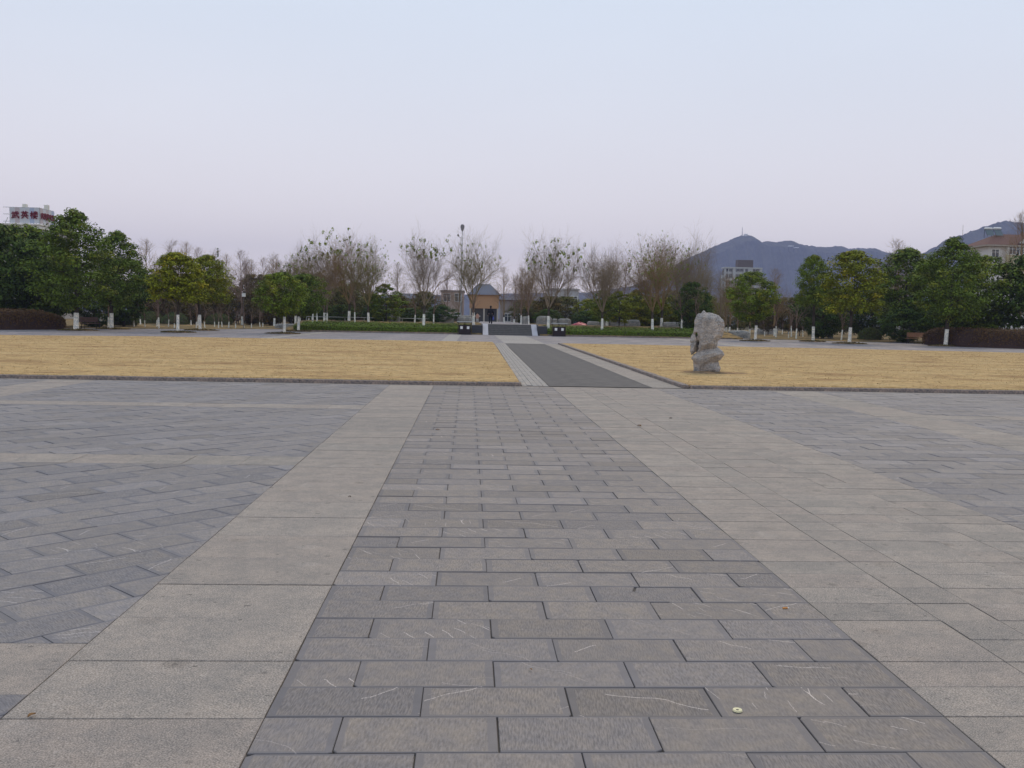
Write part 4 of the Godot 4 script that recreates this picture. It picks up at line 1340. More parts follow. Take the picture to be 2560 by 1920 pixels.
# the figure looks along -z; pose: dictionary of joints
func person(at: Vector3, turn: float, label: String, j: Dictionary, top: Material, legs: Material, hair: Material, cell: float, fine: bool) -> Node3D:
	var t := thing("person", label, "person", at, turn)
	var V := func(k: String) -> Vector3: return j[k]
	var mir := func(p: Vector3) -> Vector3: return Vector3(-p.x, p.y, p.z)
	# whole body, one surface
	var hip: Vector3 = j.hip
	var chest: Vector3 = j.chest
	var neck: Vector3 = j.neck
	var head: Vector3 = j.head
	var bones := [[hip + Vector3(-0.07, 0, 0), hip + Vector3(0.07, 0, 0), 0.12, 0.12], [hip, chest, 0.125, 0.135], [chest + Vector3(-0.10, 0.05, 0), chest + Vector3(0.10, 0.05, 0), 0.11, 0.11], [chest + Vector3(0, 0.12, 0), neck, 0.075, 0.055], [neck, head, 0.055, 0.06]]
	for s in ["l", "r"]:
		bones.append([j["hip_" + s], j["knee_" + s], 0.085, 0.06])
		bones.append([j["knee_" + s], j["ankle_" + s], 0.056, 0.042])
		bones.append([j["ankle_" + s], j["toe_" + s], 0.045, 0.036])
		bones.append([j["sho_" + s], j["elb_" + s], 0.062, 0.047])
		bones.append([j["elb_" + s], j["wri_" + s], 0.044, 0.032])
	var lo := Vector3(9, 9, 9)
	var hi := -lo
	for q in bones:
		for i in 2:
			lo = lo.min(q[i]); hi = hi.max(q[i])
	var b := MB.new()
	nets(bones_sdf(bones, 0.045), lo - Vector3.ONE * 0.17, hi + Vector3.ONE * 0.17, cell, b)
	# head
	var hb := [[head + Vector3(0, 0.02, 0), head + Vector3(0, 0.075, 0.012), 0.082, 0.088], [head + Vector3(0, -0.07, -0.03), head + Vector3(0, 0.0, -0.02), 0.05, 0.07], [head + Vector3(0, 0.005, -0.095), head + Vector3(0, -0.022, -0.108), 0.009, 0.014], [head + Vector3(-0.022, -0.055, -0.082), head + Vector3(0.022, -0.055, -0.082), 0.009, 0.009], [head + Vector3(-0.083, 0.015, 0.0), head + Vector3(-0.088, -0.02, 0.0), 0.012, 0.01], [head + Vector3(0.083, 0.015, 0.0), head + Vector3(0.088, -0.02, 0.0), 0.012, 0.01]]
	nets(bones_sdf(hb, 0.02), head - Vector3(0.13, 0.16, 0.15), head + Vector3(0.13, 0.2, 0.15), 0.014 if fine else 0.025, b)
	# hands: palm, four fingers, thumb
	for s in ["l", "r"]:
		var w: Vector3 = j["wri_" + s]
		var e: Vector3 = j["elb_" + s]
		var d := (w - e).normalized()
		var side := Vector3(0, 0, -1) if absf(d.z) < 0.8 else Vector3(0, 1, 0)
		side = (side - d * side.dot(d)).normalized()
		var inn := d.cross(side).normalized() * (1.0 if s == "l" else -1.0)
		var hbones := [[w, w + d * 0.05, 0.026, 0.026]]
		for k in 4:
			var o := side * (0.03 - k * 0.02)
			var root := w + d * 0.065 + o
			hbones.append([w + d * 0.02 + o * 0.6, root, 0.014, 0.012])
			var l: float = [0.036, 0.04, 0.037, 0.029][k]
			var m := root + (d * 0.9 + inn * 0.35).normalized() * l
			hbones.append([root, m, 0.0105, 0.0095])
			hbones.append([m, m + (d * 0.5 + inn * 0.85).normalized() * l, 0.0095, 0.008])
		var th := w + d * 0.02 + side * 0.03
		hbones.append([th, th + (d + side * 0.8).normalized() * 0.035, 0.013, 0.011])
		hbones.append([th + (d + side * 0.8).normalized() * 0.035, th + (d + side * 0.8).normalized() * 0.035 + (d + inn * 0.4).normalized() * 0.03, 0.011, 0.008])
		if fine:
			nets(bones_sdf(hbones, 0.006), w - Vector3.ONE * 0.12, w + Vector3.ONE * 0.16, 0.0085, b)
		else:
			for q in hbones: b.tube([q[0], q[1]], [q[2], q[3]], 5, true)
	part("body", b.mesh(M.skin), t)
	# clothes: coat over trunk and arms, trousers over hips and legs, shoes, hair
	var cb := [[hip + Vector3(-0.09, -0.10, 0), hip + Vector3(0.09, -0.10, 0), 0.125, 0.125], [hip, chest, 0.155, 0.165], [chest + Vector3(-0.12, 0.05, 0), chest + Vector3(0.12, 0.05, 0), 0.125, 0.125], [chest + Vector3(0, 0.13, 0), neck + Vector3(0, 0.0, 0), 0.09, 0.075]]
	for s in ["l", "r"]:
		cb.append([j["sho_" + s], j["elb_" + s], 0.085, 0.066])
		cb.append([j["elb_" + s], j["wri_" + s], 0.064, 0.052])
	b = MB.new()
	var clo := Vector3(9, 9, 9)
	var chi := -clo
	for q in cb:
		for i in 2:
			clo = clo.min(q[i]); chi = chi.max(q[i])
	nets(bones_sdf(cb, 0.05), clo - Vector3.ONE * 0.2, chi + Vector3.ONE * 0.2, cell, b)
	part("coat", b.mesh(top), t)
	b = MB.new()
	var tb := [[hip + Vector3(-0.06, -0.03, 0), hip + Vector3(0.06, -0.03, 0), 0.135, 0.135]]
	for s in ["l", "r"]:
		tb.append([j["hip_" + s], j["knee_" + s], 0.104, 0.078]); tb.append([j["knee_" + s], j["ankle_" + s], 0.076, 0.064])
	clo = Vector3(9, 9, 9)
	chi = -clo
	for q in tb:
		for i in 2:
			clo = clo.min(q[i]); chi = chi.max(q[i])
	nets(bones_sdf(tb, 0.03), clo - Vector3.ONE * 0.17, chi + Vector3.ONE * 0.17, cell, b)
	part("trousers", b.mesh(legs), t)
	for s in ["l", "r"]:
		b = MB.new()
		var a: Vector3 = j["ankle_" + s]
		var o: Vector3 = j["toe_" + s]
		b.tube([a + (a - o) * 0.35 + Vector3(0, -0.02, 0), a.lerp(o, 0.2) + Vector3(0, -0.02, 0), a.lerp(o, 0.75), o + (o - a) * 0.3], [0.042, 0.055, 0.048, 0.022], 8, true)
		part("shoe", b.mesh(M.dark_metal), t)
	b = MB.new()
	nets(bones_sdf([[head + Vector3(0, 0.05, 0.022), head + Vector3(0, 0.085, 0.02), 0.095, 0.096], [head + Vector3(0, 0.0, 0.045), head + Vector3(0, 0.05, 0.03), 0.07, 0.085]], 0.03), head - Vector3(0.15, 0.15, 0.15), head + Vector3(0.15, 0.24, 0.18), 0.02, b)
	part("hair", b.mesh(hair), t)
	return t

func standing(stride: float, bag: bool) -> Dictionary:
	var j := {"hip": Vector3(0, 0.90, 0), "chest": Vector3(0, 1.22, -0.01), "neck": Vector3(0, 1.42, -0.01), "head": Vector3(0, 1.535, -0.025)}
	for s in [["l", -1.0], ["r", 1.0]]:
		var k: float = s[1]
		var f := stride * k
		j["hip_" + s[0]] = Vector3(0.09 * k, 0.86, 0)
		j["knee_" + s[0]] = Vector3(0.10 * k, 0.48, -0.5 * f - 0.03)
		j["ankle_" + s[0]] = Vector3(0.10 * k, 0.09 + maxf(0, -f) * 0.35, -0.7 * f + 0.03 + maxf(0, -f) * 0.3)
		j["toe_" + s[0]] = j["ankle_" + s[0]] + Vector3(0.015 * k, -0.05, -0.13)
		j["sho_" + s[0]] = Vector3(0.185 * k, 1.34, 0)
		j["elb_" + s[0]] = Vector3(0.26 * k, 1.07, 0.25 * f + 0.03)
		j["wri_" + s[0]] = Vector3((0.25 if bag else 0.22) * k, 0.85, 0.1 * f - 0.08)
	return j

func seated(h: float) -> Dictionary:
	var j := {"hip": Vector3(0, h + 0.13, 0), "chest": Vector3(0, h + 0.45, -0.05), "neck": Vector3(0, h + 0.65, -0.08), "head": Vector3(0, h + 0.76, -0.11)}
	for s in [["l", -1.0], ["r", 1.0]]:
		var k: float = s[1]
		j["hip_" + s[0]] = Vector3(0.09 * k, h + 0.11, -0.03)
		j["knee_" + s[0]] = Vector3(0.13 * k, h + 0.10, -0.44)
		j["ankle_" + s[0]] = Vector3(0.13 * k, 0.09, -0.42)
		j["toe_" + s[0]] = Vector3(0.14 * k, 0.04, -0.55)
		j["sho_" + s[0]] = Vector3(0.185 * k, h + 0.57, -0.05)
		j["elb_" + s[0]] = Vector3(0.25 * k, h + 0.32, -0.12)
		j["wri_" + s[0]] = Vector3(0.13 * k, h + 0.22, -0.33)
	return j

func people() -> void:
	mat("skin", lin(0.40, 0.24, 0.17), 0.6)
	mat("black_coat", lin(0.022, 0.022, 0.026), 0.9, 0.2)
	mat("black_trousers", lin(0.016, 0.017, 0.024), 0.9, 0.2)
	mat("black_hair", lin(0.014, 0.012, 0.012), 0.7, 0.3)
	mat("white_top", lin(0.62, 0.62, 0.64), 0.9, 0.2)
	mat("blue_cloth", lin(0.07, 0.085, 0.17), 0.9, 0.2)
	mat("pink_cloth", lin(0.55, 0.33, 0.26), 0.9, 0.2)
	mat("bag_blue", lin(0.07, 0.10, 0.42), 0.6, 0.4)
	var j := standing(0.16, true)
	person(Vector3(2.05, 0.95, -88.0), 0.0, "person in black coat walking away on top of the steps", j, M.black_coat, M.black_trousers, M.black_hair, 0.028, true)
	# the blue bag hangs from the right hand
	var w: Vector3 = j.wri_r
	var bag := thing("carrier_bag", "blue carrier bag hanging from the walking person's right hand", "bag", Vector3(2.05, 0.95, -88.0) + w + Vector3(0.0, -0.08, -0.02))
	var b := MB.new()
	var ring := []
	for k in 6:
		ring.append([0.0, 0.05, 0.115, 0.135, 0.125, 0.06][k])
	for k in 5:
		for i in 10:
			var P := func(a: int, q: int) -> Vector3:
				var t := TAU * a / 10
				return Vector3(cos(t) * ring[q] * 0.55, -0.05 - [0.0, 0.03, 0.10, 0.20, 0.32, 0.36][q], sin(t) * ring[q] * (1 + 0.12 * sin(t * 3)))
			b.quad(P.call(i, k), P.call(i + 1, k), P.call(i + 1, k + 1), P.call(i, k + 1))
	part("pouch", b.mesh(M.bag_blue), bag)
	b = MB.new()
	for s in [-1.0, 1.0]:
		b.tube([Vector3(0, -0.06, 0.03 * s), Vector3(0, 0.0, 0.025 * s), Vector3(0, 0.03, 0)], [0.008, 0.006, 0.006], 5)
	part("handle", b.mesh(M.bag_blue), bag)
	person(Vector3(0.95, 0.95, -101.0), 2.6, "small figure in pale pink top left of the steps beyond the hedge", standing(0.05, false), M.pink_cloth, M.white_top, M.black_hair, 0.04, false).scale = Vector3(0.64, 0.64, 0.64)
	person(Vector3(-42.6, 0, -113.5), 0.9, "figure in dark blue standing under the left evergreens by white trunks", standing(0.06, false), M.blue_cloth, M.blue_cloth, M.black_hair, 0.04, false)
	person(Vector3(-31.2, 0, -128.6), 3.6, "figure in white top sitting on a bench in the left field", seated(0.44), M.white_top, M.black_trousers, M.black_hair, 0.04, false)

# ------------------------------------------------------------------ rock
func standing_rock() -> void:
	# convex chunks given as [centre, half size, turn, extra cutting planes], in metres from the rock's foot
	var nz := noise(901, 2.3, FastNoiseLite.TYPE_SIMPLEX_SMOOTH, 4)
	var ridge := noise(902, 1.1, FastNoiseLite.TYPE_CELLULAR, 2)
	# outline (x, y) polygons with depth range and bevel, measured from left foot
	var px := func(x: float, y: float) -> Vector2: return Vector2((x - 675.0) / 7.54 * 27.9 / 2352.0 * 1.0, (1480.0 - y) / 7.54 * 27.9 / 2352.0)
	var body := [[500, 340], [700, 322], [860, 370], [960, 470], [975, 600], [940, 770], [860, 850], [850, 990], [640, 1010], [520, 1060], [520, 860], [430, 700], [440, 480], [470, 370]]
	var nose := [[470, 560], [530, 600], [535, 860], [500, 1040], [390, 1130], [375, 1060], [385, 900], [360, 880], [380, 780], [430, 700]]
	var slabp := [[640, 1000], [860, 975], [965, 1050], [990, 1115], [930, 1210], [720, 1310], [560, 1380], [480, 1300], [400, 1200], [430, 1140], [530, 1060]]
	var foot := [[430, 1200], [600, 1210], [880, 1250], [930, 1370], [915, 1490], [700, 1500], [520, 1500], [440, 1500], [450, 1400]]
	var conv := func(l: Array) -> PackedVector2Array:
		var o := PackedVector2Array()
		for q in l: o.append(px.call(q[0], q[1]))
		return o
	var sets := [[conv.call(body), -0.34, 0.34, 0.10], [conv.call(nose), -0.12, 0.20, 0.07], [conv.call(slabp), -0.30, 0.33, 0.12], [conv.call(foot), -0.24, 0.22, 0.10]]
	var cuts := []
	rng.seed = 4242
	for st in sets:
		var list := []
		for k in 11:
			var n3 := rdir()
			n3.z *= 1.4
			n3 = n3.normalized()
			var far := -9.0
			for q in st[0]:
				far = maxf(far, maxf(n3.dot(Vector3(q.x, q.y, st[1])), n3.dot(Vector3(q.x, q.y, st[2]))))
			list.append([n3, far - rf(0.05, 0.13)])
		cuts.append(list)
	var polyd := func(poly: PackedVector2Array, p: Vector2) -> float:
		var d := 1e9
		var inside := false
		var k := poly.size()
		for i in k:
			var a := poly[i]
			var c := poly[(i + 1) % k]
			var e := c - a
			var w := p - a
			var q := w - e * clampf(w.dot(e) / e.dot(e), 0, 1)
			d = minf(d, q.length_squared())
			if (a.y > p.y) != (c.y > p.y) and p.x < (c.x - a.x) * (p.y - a.y) / (c.y - a.y) + a.x:
				inside = not inside
		return -sqrt(d) if inside else sqrt(d)
	var sdf := func(p: Vector3) -> float:
		var d := 9.0
		for si in sets.size():
			var s: Array = sets[si]
			var a: float = polyd.call(s[0], Vector2(p.x, p.y))
			var mid: float = (s[1] + s[2]) / 2
			var half: float = (s[2] - s[1]) / 2
			var c := absf(p.z - mid) - half
			# octagonal rounding towards front and back
			var e := maxf(maxf(a, c), (a + c) * 0.7071 + s[3])
			for q in cuts[si]:
				if absf(q[0].z) > 0.35: e = maxf(e, p.dot(q[0]) - q[1])
			d = smin(d, e, 0.010)
		# slit that frees the hanging nose
		var sa: Vector2 = px.call(528, 880)
		var sb: Vector2 = px.call(515, 1040)
		var sc: Vector2 = px.call(405, 1160)
		var pp := Vector3(p.x, p.y, 0)
		d = maxf(d, 0.026 - minf(cap_d(pp, Vector3(sa.x, sa.y, 0), Vector3(sb.x, sb.y, 0), 0.0, 0.0), cap_d(pp, Vector3(sb.x, sb.y, 0), Vector3(sc.x, sc.y, 0), 0.0, -0.01)) if p.z > -0.05 else -9.0)
		# undercut eye on the left side and the ridge that runs down the front
		d = maxf(d, -(Vector2(p.x + 0.31, (p.y - 1.17) * 0.55).length() - 0.045))
		var rx := p.x + 0.13 - 0.02 * sin(p.y * 5.0) + (maxf(0.0, 0.75 - p.y) * 0.12)
		d -= 0.085 * exp(-rx * rx / 0.0035) * clampf(p.z * 5.0, 0, 1)
		d += 0.022 * nz.get_noise_3d(p.x * 1.1, p.y * 1.6, p.z * 1.1) + 0.020 * ridge.get_noise_3d(p.x * 1.6, p.y * 2.6, p.z * 1.6) + 0.012 * nz.get_noise_3d(p.x * 5, p.y * 6, p.z * 5)
		return d
	var b := MB.new()
	nets(sdf, Vector3(-0.62, -0.05, -0.45), Vector3(0.58, 1.95, 0.46), 0.024, b)
	var t := thing("standing_rock", "tall pitted grey scholar's rock standing on the right lawn", "rock", Vector3(7.07, 0.03, -27.6), -0.25)
	part("stone", b.mesh(M.rock), t).scale = Vector3(1.0, 0.975, 1.0)

# low hewn stone blocks and boulders
func boulder(label: String, at: Vector3, w: float, h: float, d: float, seed_: int, m: Material, top := 0.7, group := "stone blocks on the terrace") -> void:
	rng.seed = seed_
	var b := MB.new()
	var n := 12
	var rings := []
	for k in 5:
		var y: float = [0.0, 0.45, 0.78, 0.95, 1.0][k] * h
		var s: float = [1.0, 1.0, 0.96, lerpf(top, 1.0, 0.35), top * 0.85][k]
		var ring := []
		for i in n:
			var a := TAU * i / n
			var q := Vector2(signf(cos(a)) * pow(absf(cos(a)), 0.5), signf(sin(a)) * pow(absf(sin(a)), 0.5))
			ring.append(Vector3(q.x * w / 2 * s * rf(0.95, 1.04), y * rf(0.95, 1.05), q.y * d / 2 * s * rf(0.93, 1.05)))
		rings.append(ring)
	for k in 4:
		for i in n:
			var j := (i + 1) % n
			b.quad(rings[k][j], rings[k][i], rings[k + 1][i], rings[k + 1][j])
	for i in range(1, n - 1):
		b.tri(rings[4][0], rings[4][i + 1], rings[4][i])
	var t := thing("stone_block", label, "stone", at, rf(-0.2, 0.2), group)
	part("stone", b.mesh(m), t)

func stones() -> void:
	var list := [[-7.8, 1.2, 0.62, "grey flat topped stone block behind the left hedge, leftmost"], [-2.3, 1.6, 0.6, "pale domed stone block left of the left litter bin"], [-0.4, 1.66, 0.66, "pale domed stone block right above the left litter bin"], [6.05, 0.8, 0.8, "small upright stone block right of the steps"], [8.0, 1.7, 0.85, "tall grey stone block above the right litter bin, left side"], [9.15, 0.6, 0.62, "narrow stone block between two wider ones, right of the steps"], [10.2, 1.45, 0.66, "pale flat topped stone block next to the red heap"], [13.3, 1.4, 0.42, "low grey stone right of the red heap"], [14.5, 0.95, 0.66, "stone block behind the tree base right of the low stone"], [15.8, 1.6, 0.72, "largest grey stone block behind the right hedge"], [17.5, 1.6, 0.66, "grey stone block behind right hedge, after the largest"], [21.7, 2.0, 0.5, "low dark stone at the right end of the right hedge"]]
	for i in list.size():
		var q: Array = list[i]
		boulder(q[3], Vector3(q[0], 0.93, -100.0), q[1], q[2], 0.9, 950 + i, M.boulder)
	mat("red_sheet", lin(0.42, 0.035, 0.075), 0.45, 0.5)
	var r := thing("red_heap", "low red covered heap among the grey stones behind right hedge", "cover", Vector3(11.8, 0.93, -100.0))
	var b := MB.new()
	var hn := noise(970, 1.6)
	for i in 20:
		for k in 8:
			var P := func(a: int, q: int) -> Vector3:
				var t := TAU * a / 20
				var s := q / 8.0
				return Vector3(cos(t) * 0.85 * s, 0.30 * pow(1 - s, 0.6) + 0.05 * hn.get_noise_2d(cos(t) * s * 2, sin(t) * s * 2) + 0.07 * (1 - s) * cos(t * 3), sin(t) * 0.6 * s)
			b.quad(P.call(i + 1, k), P.call(i, k), P.call(i, k + 1), P.call(i + 1, k + 1))
	part("sheet", b.mesh(M.red_sheet), r)
	boulder("low grey boulder in the right field beside the leaning white trunk", Vector3(26.4, 0, -91.0), 2.2, 0.75, 1.2, 981, M.boulder, 0.6, "field boulders")
	boulder("far grey boulder among saplings on the right", Vector3(40.2, 0, -125.5), 3.0, 0.9, 1.4, 982, M.boulder, 0.5, "field boulders")
	boulder("long pale stone lying behind the low round trees", Vector3(-18.9, 0, -99.0), 2.4, 0.5, 1.0, 983, M.boulder, 0.8, "field boulders")
	boulder("second pale stone behind the low round trees, nearer the hedge", Vector3(-15.6, 0, -95.5), 1.6, 0.55, 1.0, 984, M.boulder, 0.7, "field boulders")
	# stone table in the right field
	var t := thing("stone_table", "white topped stone table in the right field before dark shrubs", "table", Vector3(38.4, 0, -100.5), 0.1)
	b = MB.new()
	b.cbox(Vector3(-1.15, 0.98, -0.5), Vector3(1.15, 1.12, 0.5), 0.03)
	part("table_top", b.mesh(M.white_paint), t)
	for s in [-0.85, 0.85]:
		b = MB.new()
		b.cbox(Vector3(s - 0.14, 0, -0.4), Vector3(s + 0.14, 0.98, 0.4), 0.02)
		part("leg", b.mesh(M.boulder), t)

# ------------------------------------------------------------------ terrace, steps and furniture
func terrace() -> void:
	# banks to both sides of the steps
	var mk := func(x0: float, x1: float) -> MB:
		var b := MB.new()
		var prof := [[-84.75, 0.0], [-84.8, 0.14], [-91.0, 0.66], [-94.5, 0.93], [-138.0, 0.93], [-142.0, -0.05]]
		for i in prof.size() - 1:
			b.quad(Vector3(x0, prof[i][1], prof[i][0]), Vector3(x1, prof[i][1], prof[i][0]), Vector3(x1, prof[i + 1][1], prof[i + 1][0]), Vector3(x0, prof[i + 1][1], prof[i + 1][0]))
		for s in [x0, x1]:
			var c := Vector3(s, 0, -110)
			for i in prof.size() - 1:
				b.tri(c, Vector3(s, prof[i][1], prof[i][0]), Vector3(s, prof[i + 1][1], prof[i + 1][0]))
		return b
	structure("bank", mk.call(-16.5, 1.25).mesh(M.scrub))
	structure("bank", mk.call(6.45, 25.0).mesh(M.scrub))
	var b := MB.new()
	b.box(Vector3(1.26, -0.05, -140), Vector3(6.44, 0.95, -86.6))
	structure("terrace_path", b.mesh(M.slate_far))
	mat("step_stone", lin(0.20, 0.19, 0.185), 0.85)
	world_tex(M.step_stone, M.granite0.albedo_texture, 1.9)
	mat("ramp_stone", lin(0.43, 0.42, 0.46), 0.8)
	mat("plinth_stone", lin(0.055, 0.055, 0.06), 0.8)
	var st := thing("steps", "wide grey stone steps with pale side ramps at path end", "steps", Vector3(3.75, 0, -84.2))
	for k in 6:
		b = MB.new()
		b.cbox(Vector3(-1.95, -0.02, -2.4), Vector3(1.95, 0.158 * (k + 1), -0.38 * k), 0.012)
		var o := part("step", b.mesh(M.step_stone), st)
		o.position.y = 0.0
	for s in [-1.0, 1.0]:
		b = MB.new()
		var x0: float = 1.97 * s
		var x1: float = 2.46 * s
		var a := [Vector3(minf(x0, x1), 0, 0.25), Vector3(maxf(x0, x1), 0, 0.25), Vector3(maxf(x0, x1), 0.99, -2.1), Vector3(minf(x0, x1), 0.99, -2.1), Vector3(minf(x0, x1), 0.99, -2.6), Vector3(maxf(x0, x1), 0.99, -2.6)]
		b.quad(a[0], a[1], a[2], a[3]); b.quad(a[3], a[2], a[5], a[4])
		for e in [[0, 3, 4], [1, 2, 5]]:
			var f := Vector3(a[e[0]].x, 0, -2.6)
			b.tri(a[e[0]], a[e[1]], a[e[2]]); b.tri(a[e[0]], a[e[2]], f)
		part("side_ramp", b.mesh(M.ramp_stone), st)
	for q in [[0.30, 1.28, "left"], [6.24, 7.1, "right"]]:
		var w := thing("plinth_wall", "dark low stone wall block %s of the steps" % q[2], "wall", Vector3((q[0] + q[1]) / 2, 0, -85.2))
		b = MB.new()
		b.cbox(Vector3(-(q[1] - q[0]) / 2, 0, -0.5), Vector3((q[1] - q[0]) / 2, 0.80, 0.35), 0.02)
		part("block", b.mesh(M.plinth_stone), w)
		b = MB.new()
		b.cbox(Vector3(-(q[1] - q[0]) / 2 - 0.02, 0.803, -0.52), Vector3((q[1] - q[0]) / 2 + 0.02, 0.86, 0.37), 0.01)
		part("coping", b.mesh(M.step_stone), w)
	# kerb in front of the hedges
	for q in [[-16.3, 0.25, "left"], [7.15, 24.0, "right"]]:
		var kb := thing("hedge_kerb", "low brown kerb in front of the green hedge %s of steps" % q[2], "kerb", Vector3(0, 0, -84.62))
		var x: float = q[0]
		while x < q[1] - 0.5:
			b = MB.new()
			b.cbox(Vector3(x, -0.02, -0.09), Vector3(minf(x + 0.99, q[1]), 0.10, 0.09), 0.012)
			part("kerb_stone", b.mesh(M.kerb), kb)
			x += 1.0

func litter_bin(at: Vector3, turn: float, label: String) -> void:
	var t := thing("litter_bin", label, "litter bin", at, turn, "litter bins by the steps")
	var b := MB.new()
	for s in [-1.0, 1.0]:
		b.cbox(Vector3(s * 0.27 - 0.26, 0.06, -0.24), Vector3(s * 0.27 + 0.26, 0.86, 0.24), 0.025)
	part("body", b.mesh(M.bin_brown), t)
	for s in [-1.0, 1.0]:
		b = MB.new()
		b.box(Vector3(s * 0.29 - 0.11, 0.50, 0.24), Vector3(s * 0.29 + 0.11, 0.74, 0.246))
		part("notice", b.mesh(M.white_paint), t)
	for s in [-0.6, 0.0, 0.6]:
		b = MB.new()
		b.tube([Vector3(s, 0, -0.05), Vector3(s, 1.12, -0.05)], [0.03, 0.03], 8)
		part("post", b.mesh(M.bin_post), t)
	b = MB.new()
	b.cbox(Vector3(-0.72, 1.12, -0.34), Vector3(0.72, 1.17, 0.34), 0.02)
	part("canopy", b.mesh(M.steel), t)
	b = MB.new()
	b.box(Vector3(-0.60, 0.0, -0.22), Vector3(0.60, 0.06, 0.22))
	part("base", b.mesh(M.dark_metal), t)

func bench(at: Vector3, turn: float, wood: Material, label: String) -> void:
	var t := thing("park_bench", label, "bench", at, turn)
	for k in 4:
		var b := MB.new()
		b.cbox(Vector3(-0.8, 0.42, -0.22 + k * 0.115), Vector3(0.8, 0.455, -0.12 + k * 0.115), 0.006)
		part("seat_slat", b.mesh(wood), t)
	for k in 4:
		var b := MB.new()
		var y := 0.54 + k * 0.105
		var z := -0.27 - k * 0.03
		b.box(Vector3(-0.8, y, z - 0.018), Vector3(0.8, y + 0.092, z + 0.018))
		part("back_slat", b.mesh(wood), t)
	for s in [-0.65, 0.65]:
		var b := MB.new()
		b.tube([Vector3(s, 0, 0.22), Vector3(s, 0.2, 0.12), Vector3(s, 0.41, 0.20)], [0.028, 0.025, 0.025], 6)
		b.tube([Vector3(s, 0, -0.30), Vector3(s, 0.4, -0.22), Vector3(s, 0.95, -0.40)], [0.028, 0.025, 0.02], 6)
		b.tube([Vector3(s, 0.40, -0.24), Vector3(s, 0.40, 0.22)], [0.025, 0.025], 6)
		part("leg", b.mesh(M.dark_metal), t)
		b = MB.new()
		b.tube([Vector3(s, 0.62, -0.30), Vector3(s, 0.66, 0.0), Vector3(s, 0.62, 0.2), Vector3(s, 0.42, 0.22)], [0.02, 0.022, 0.022, 0.02], 6)
		part("armrest", b.mesh(M.dark_metal), t)

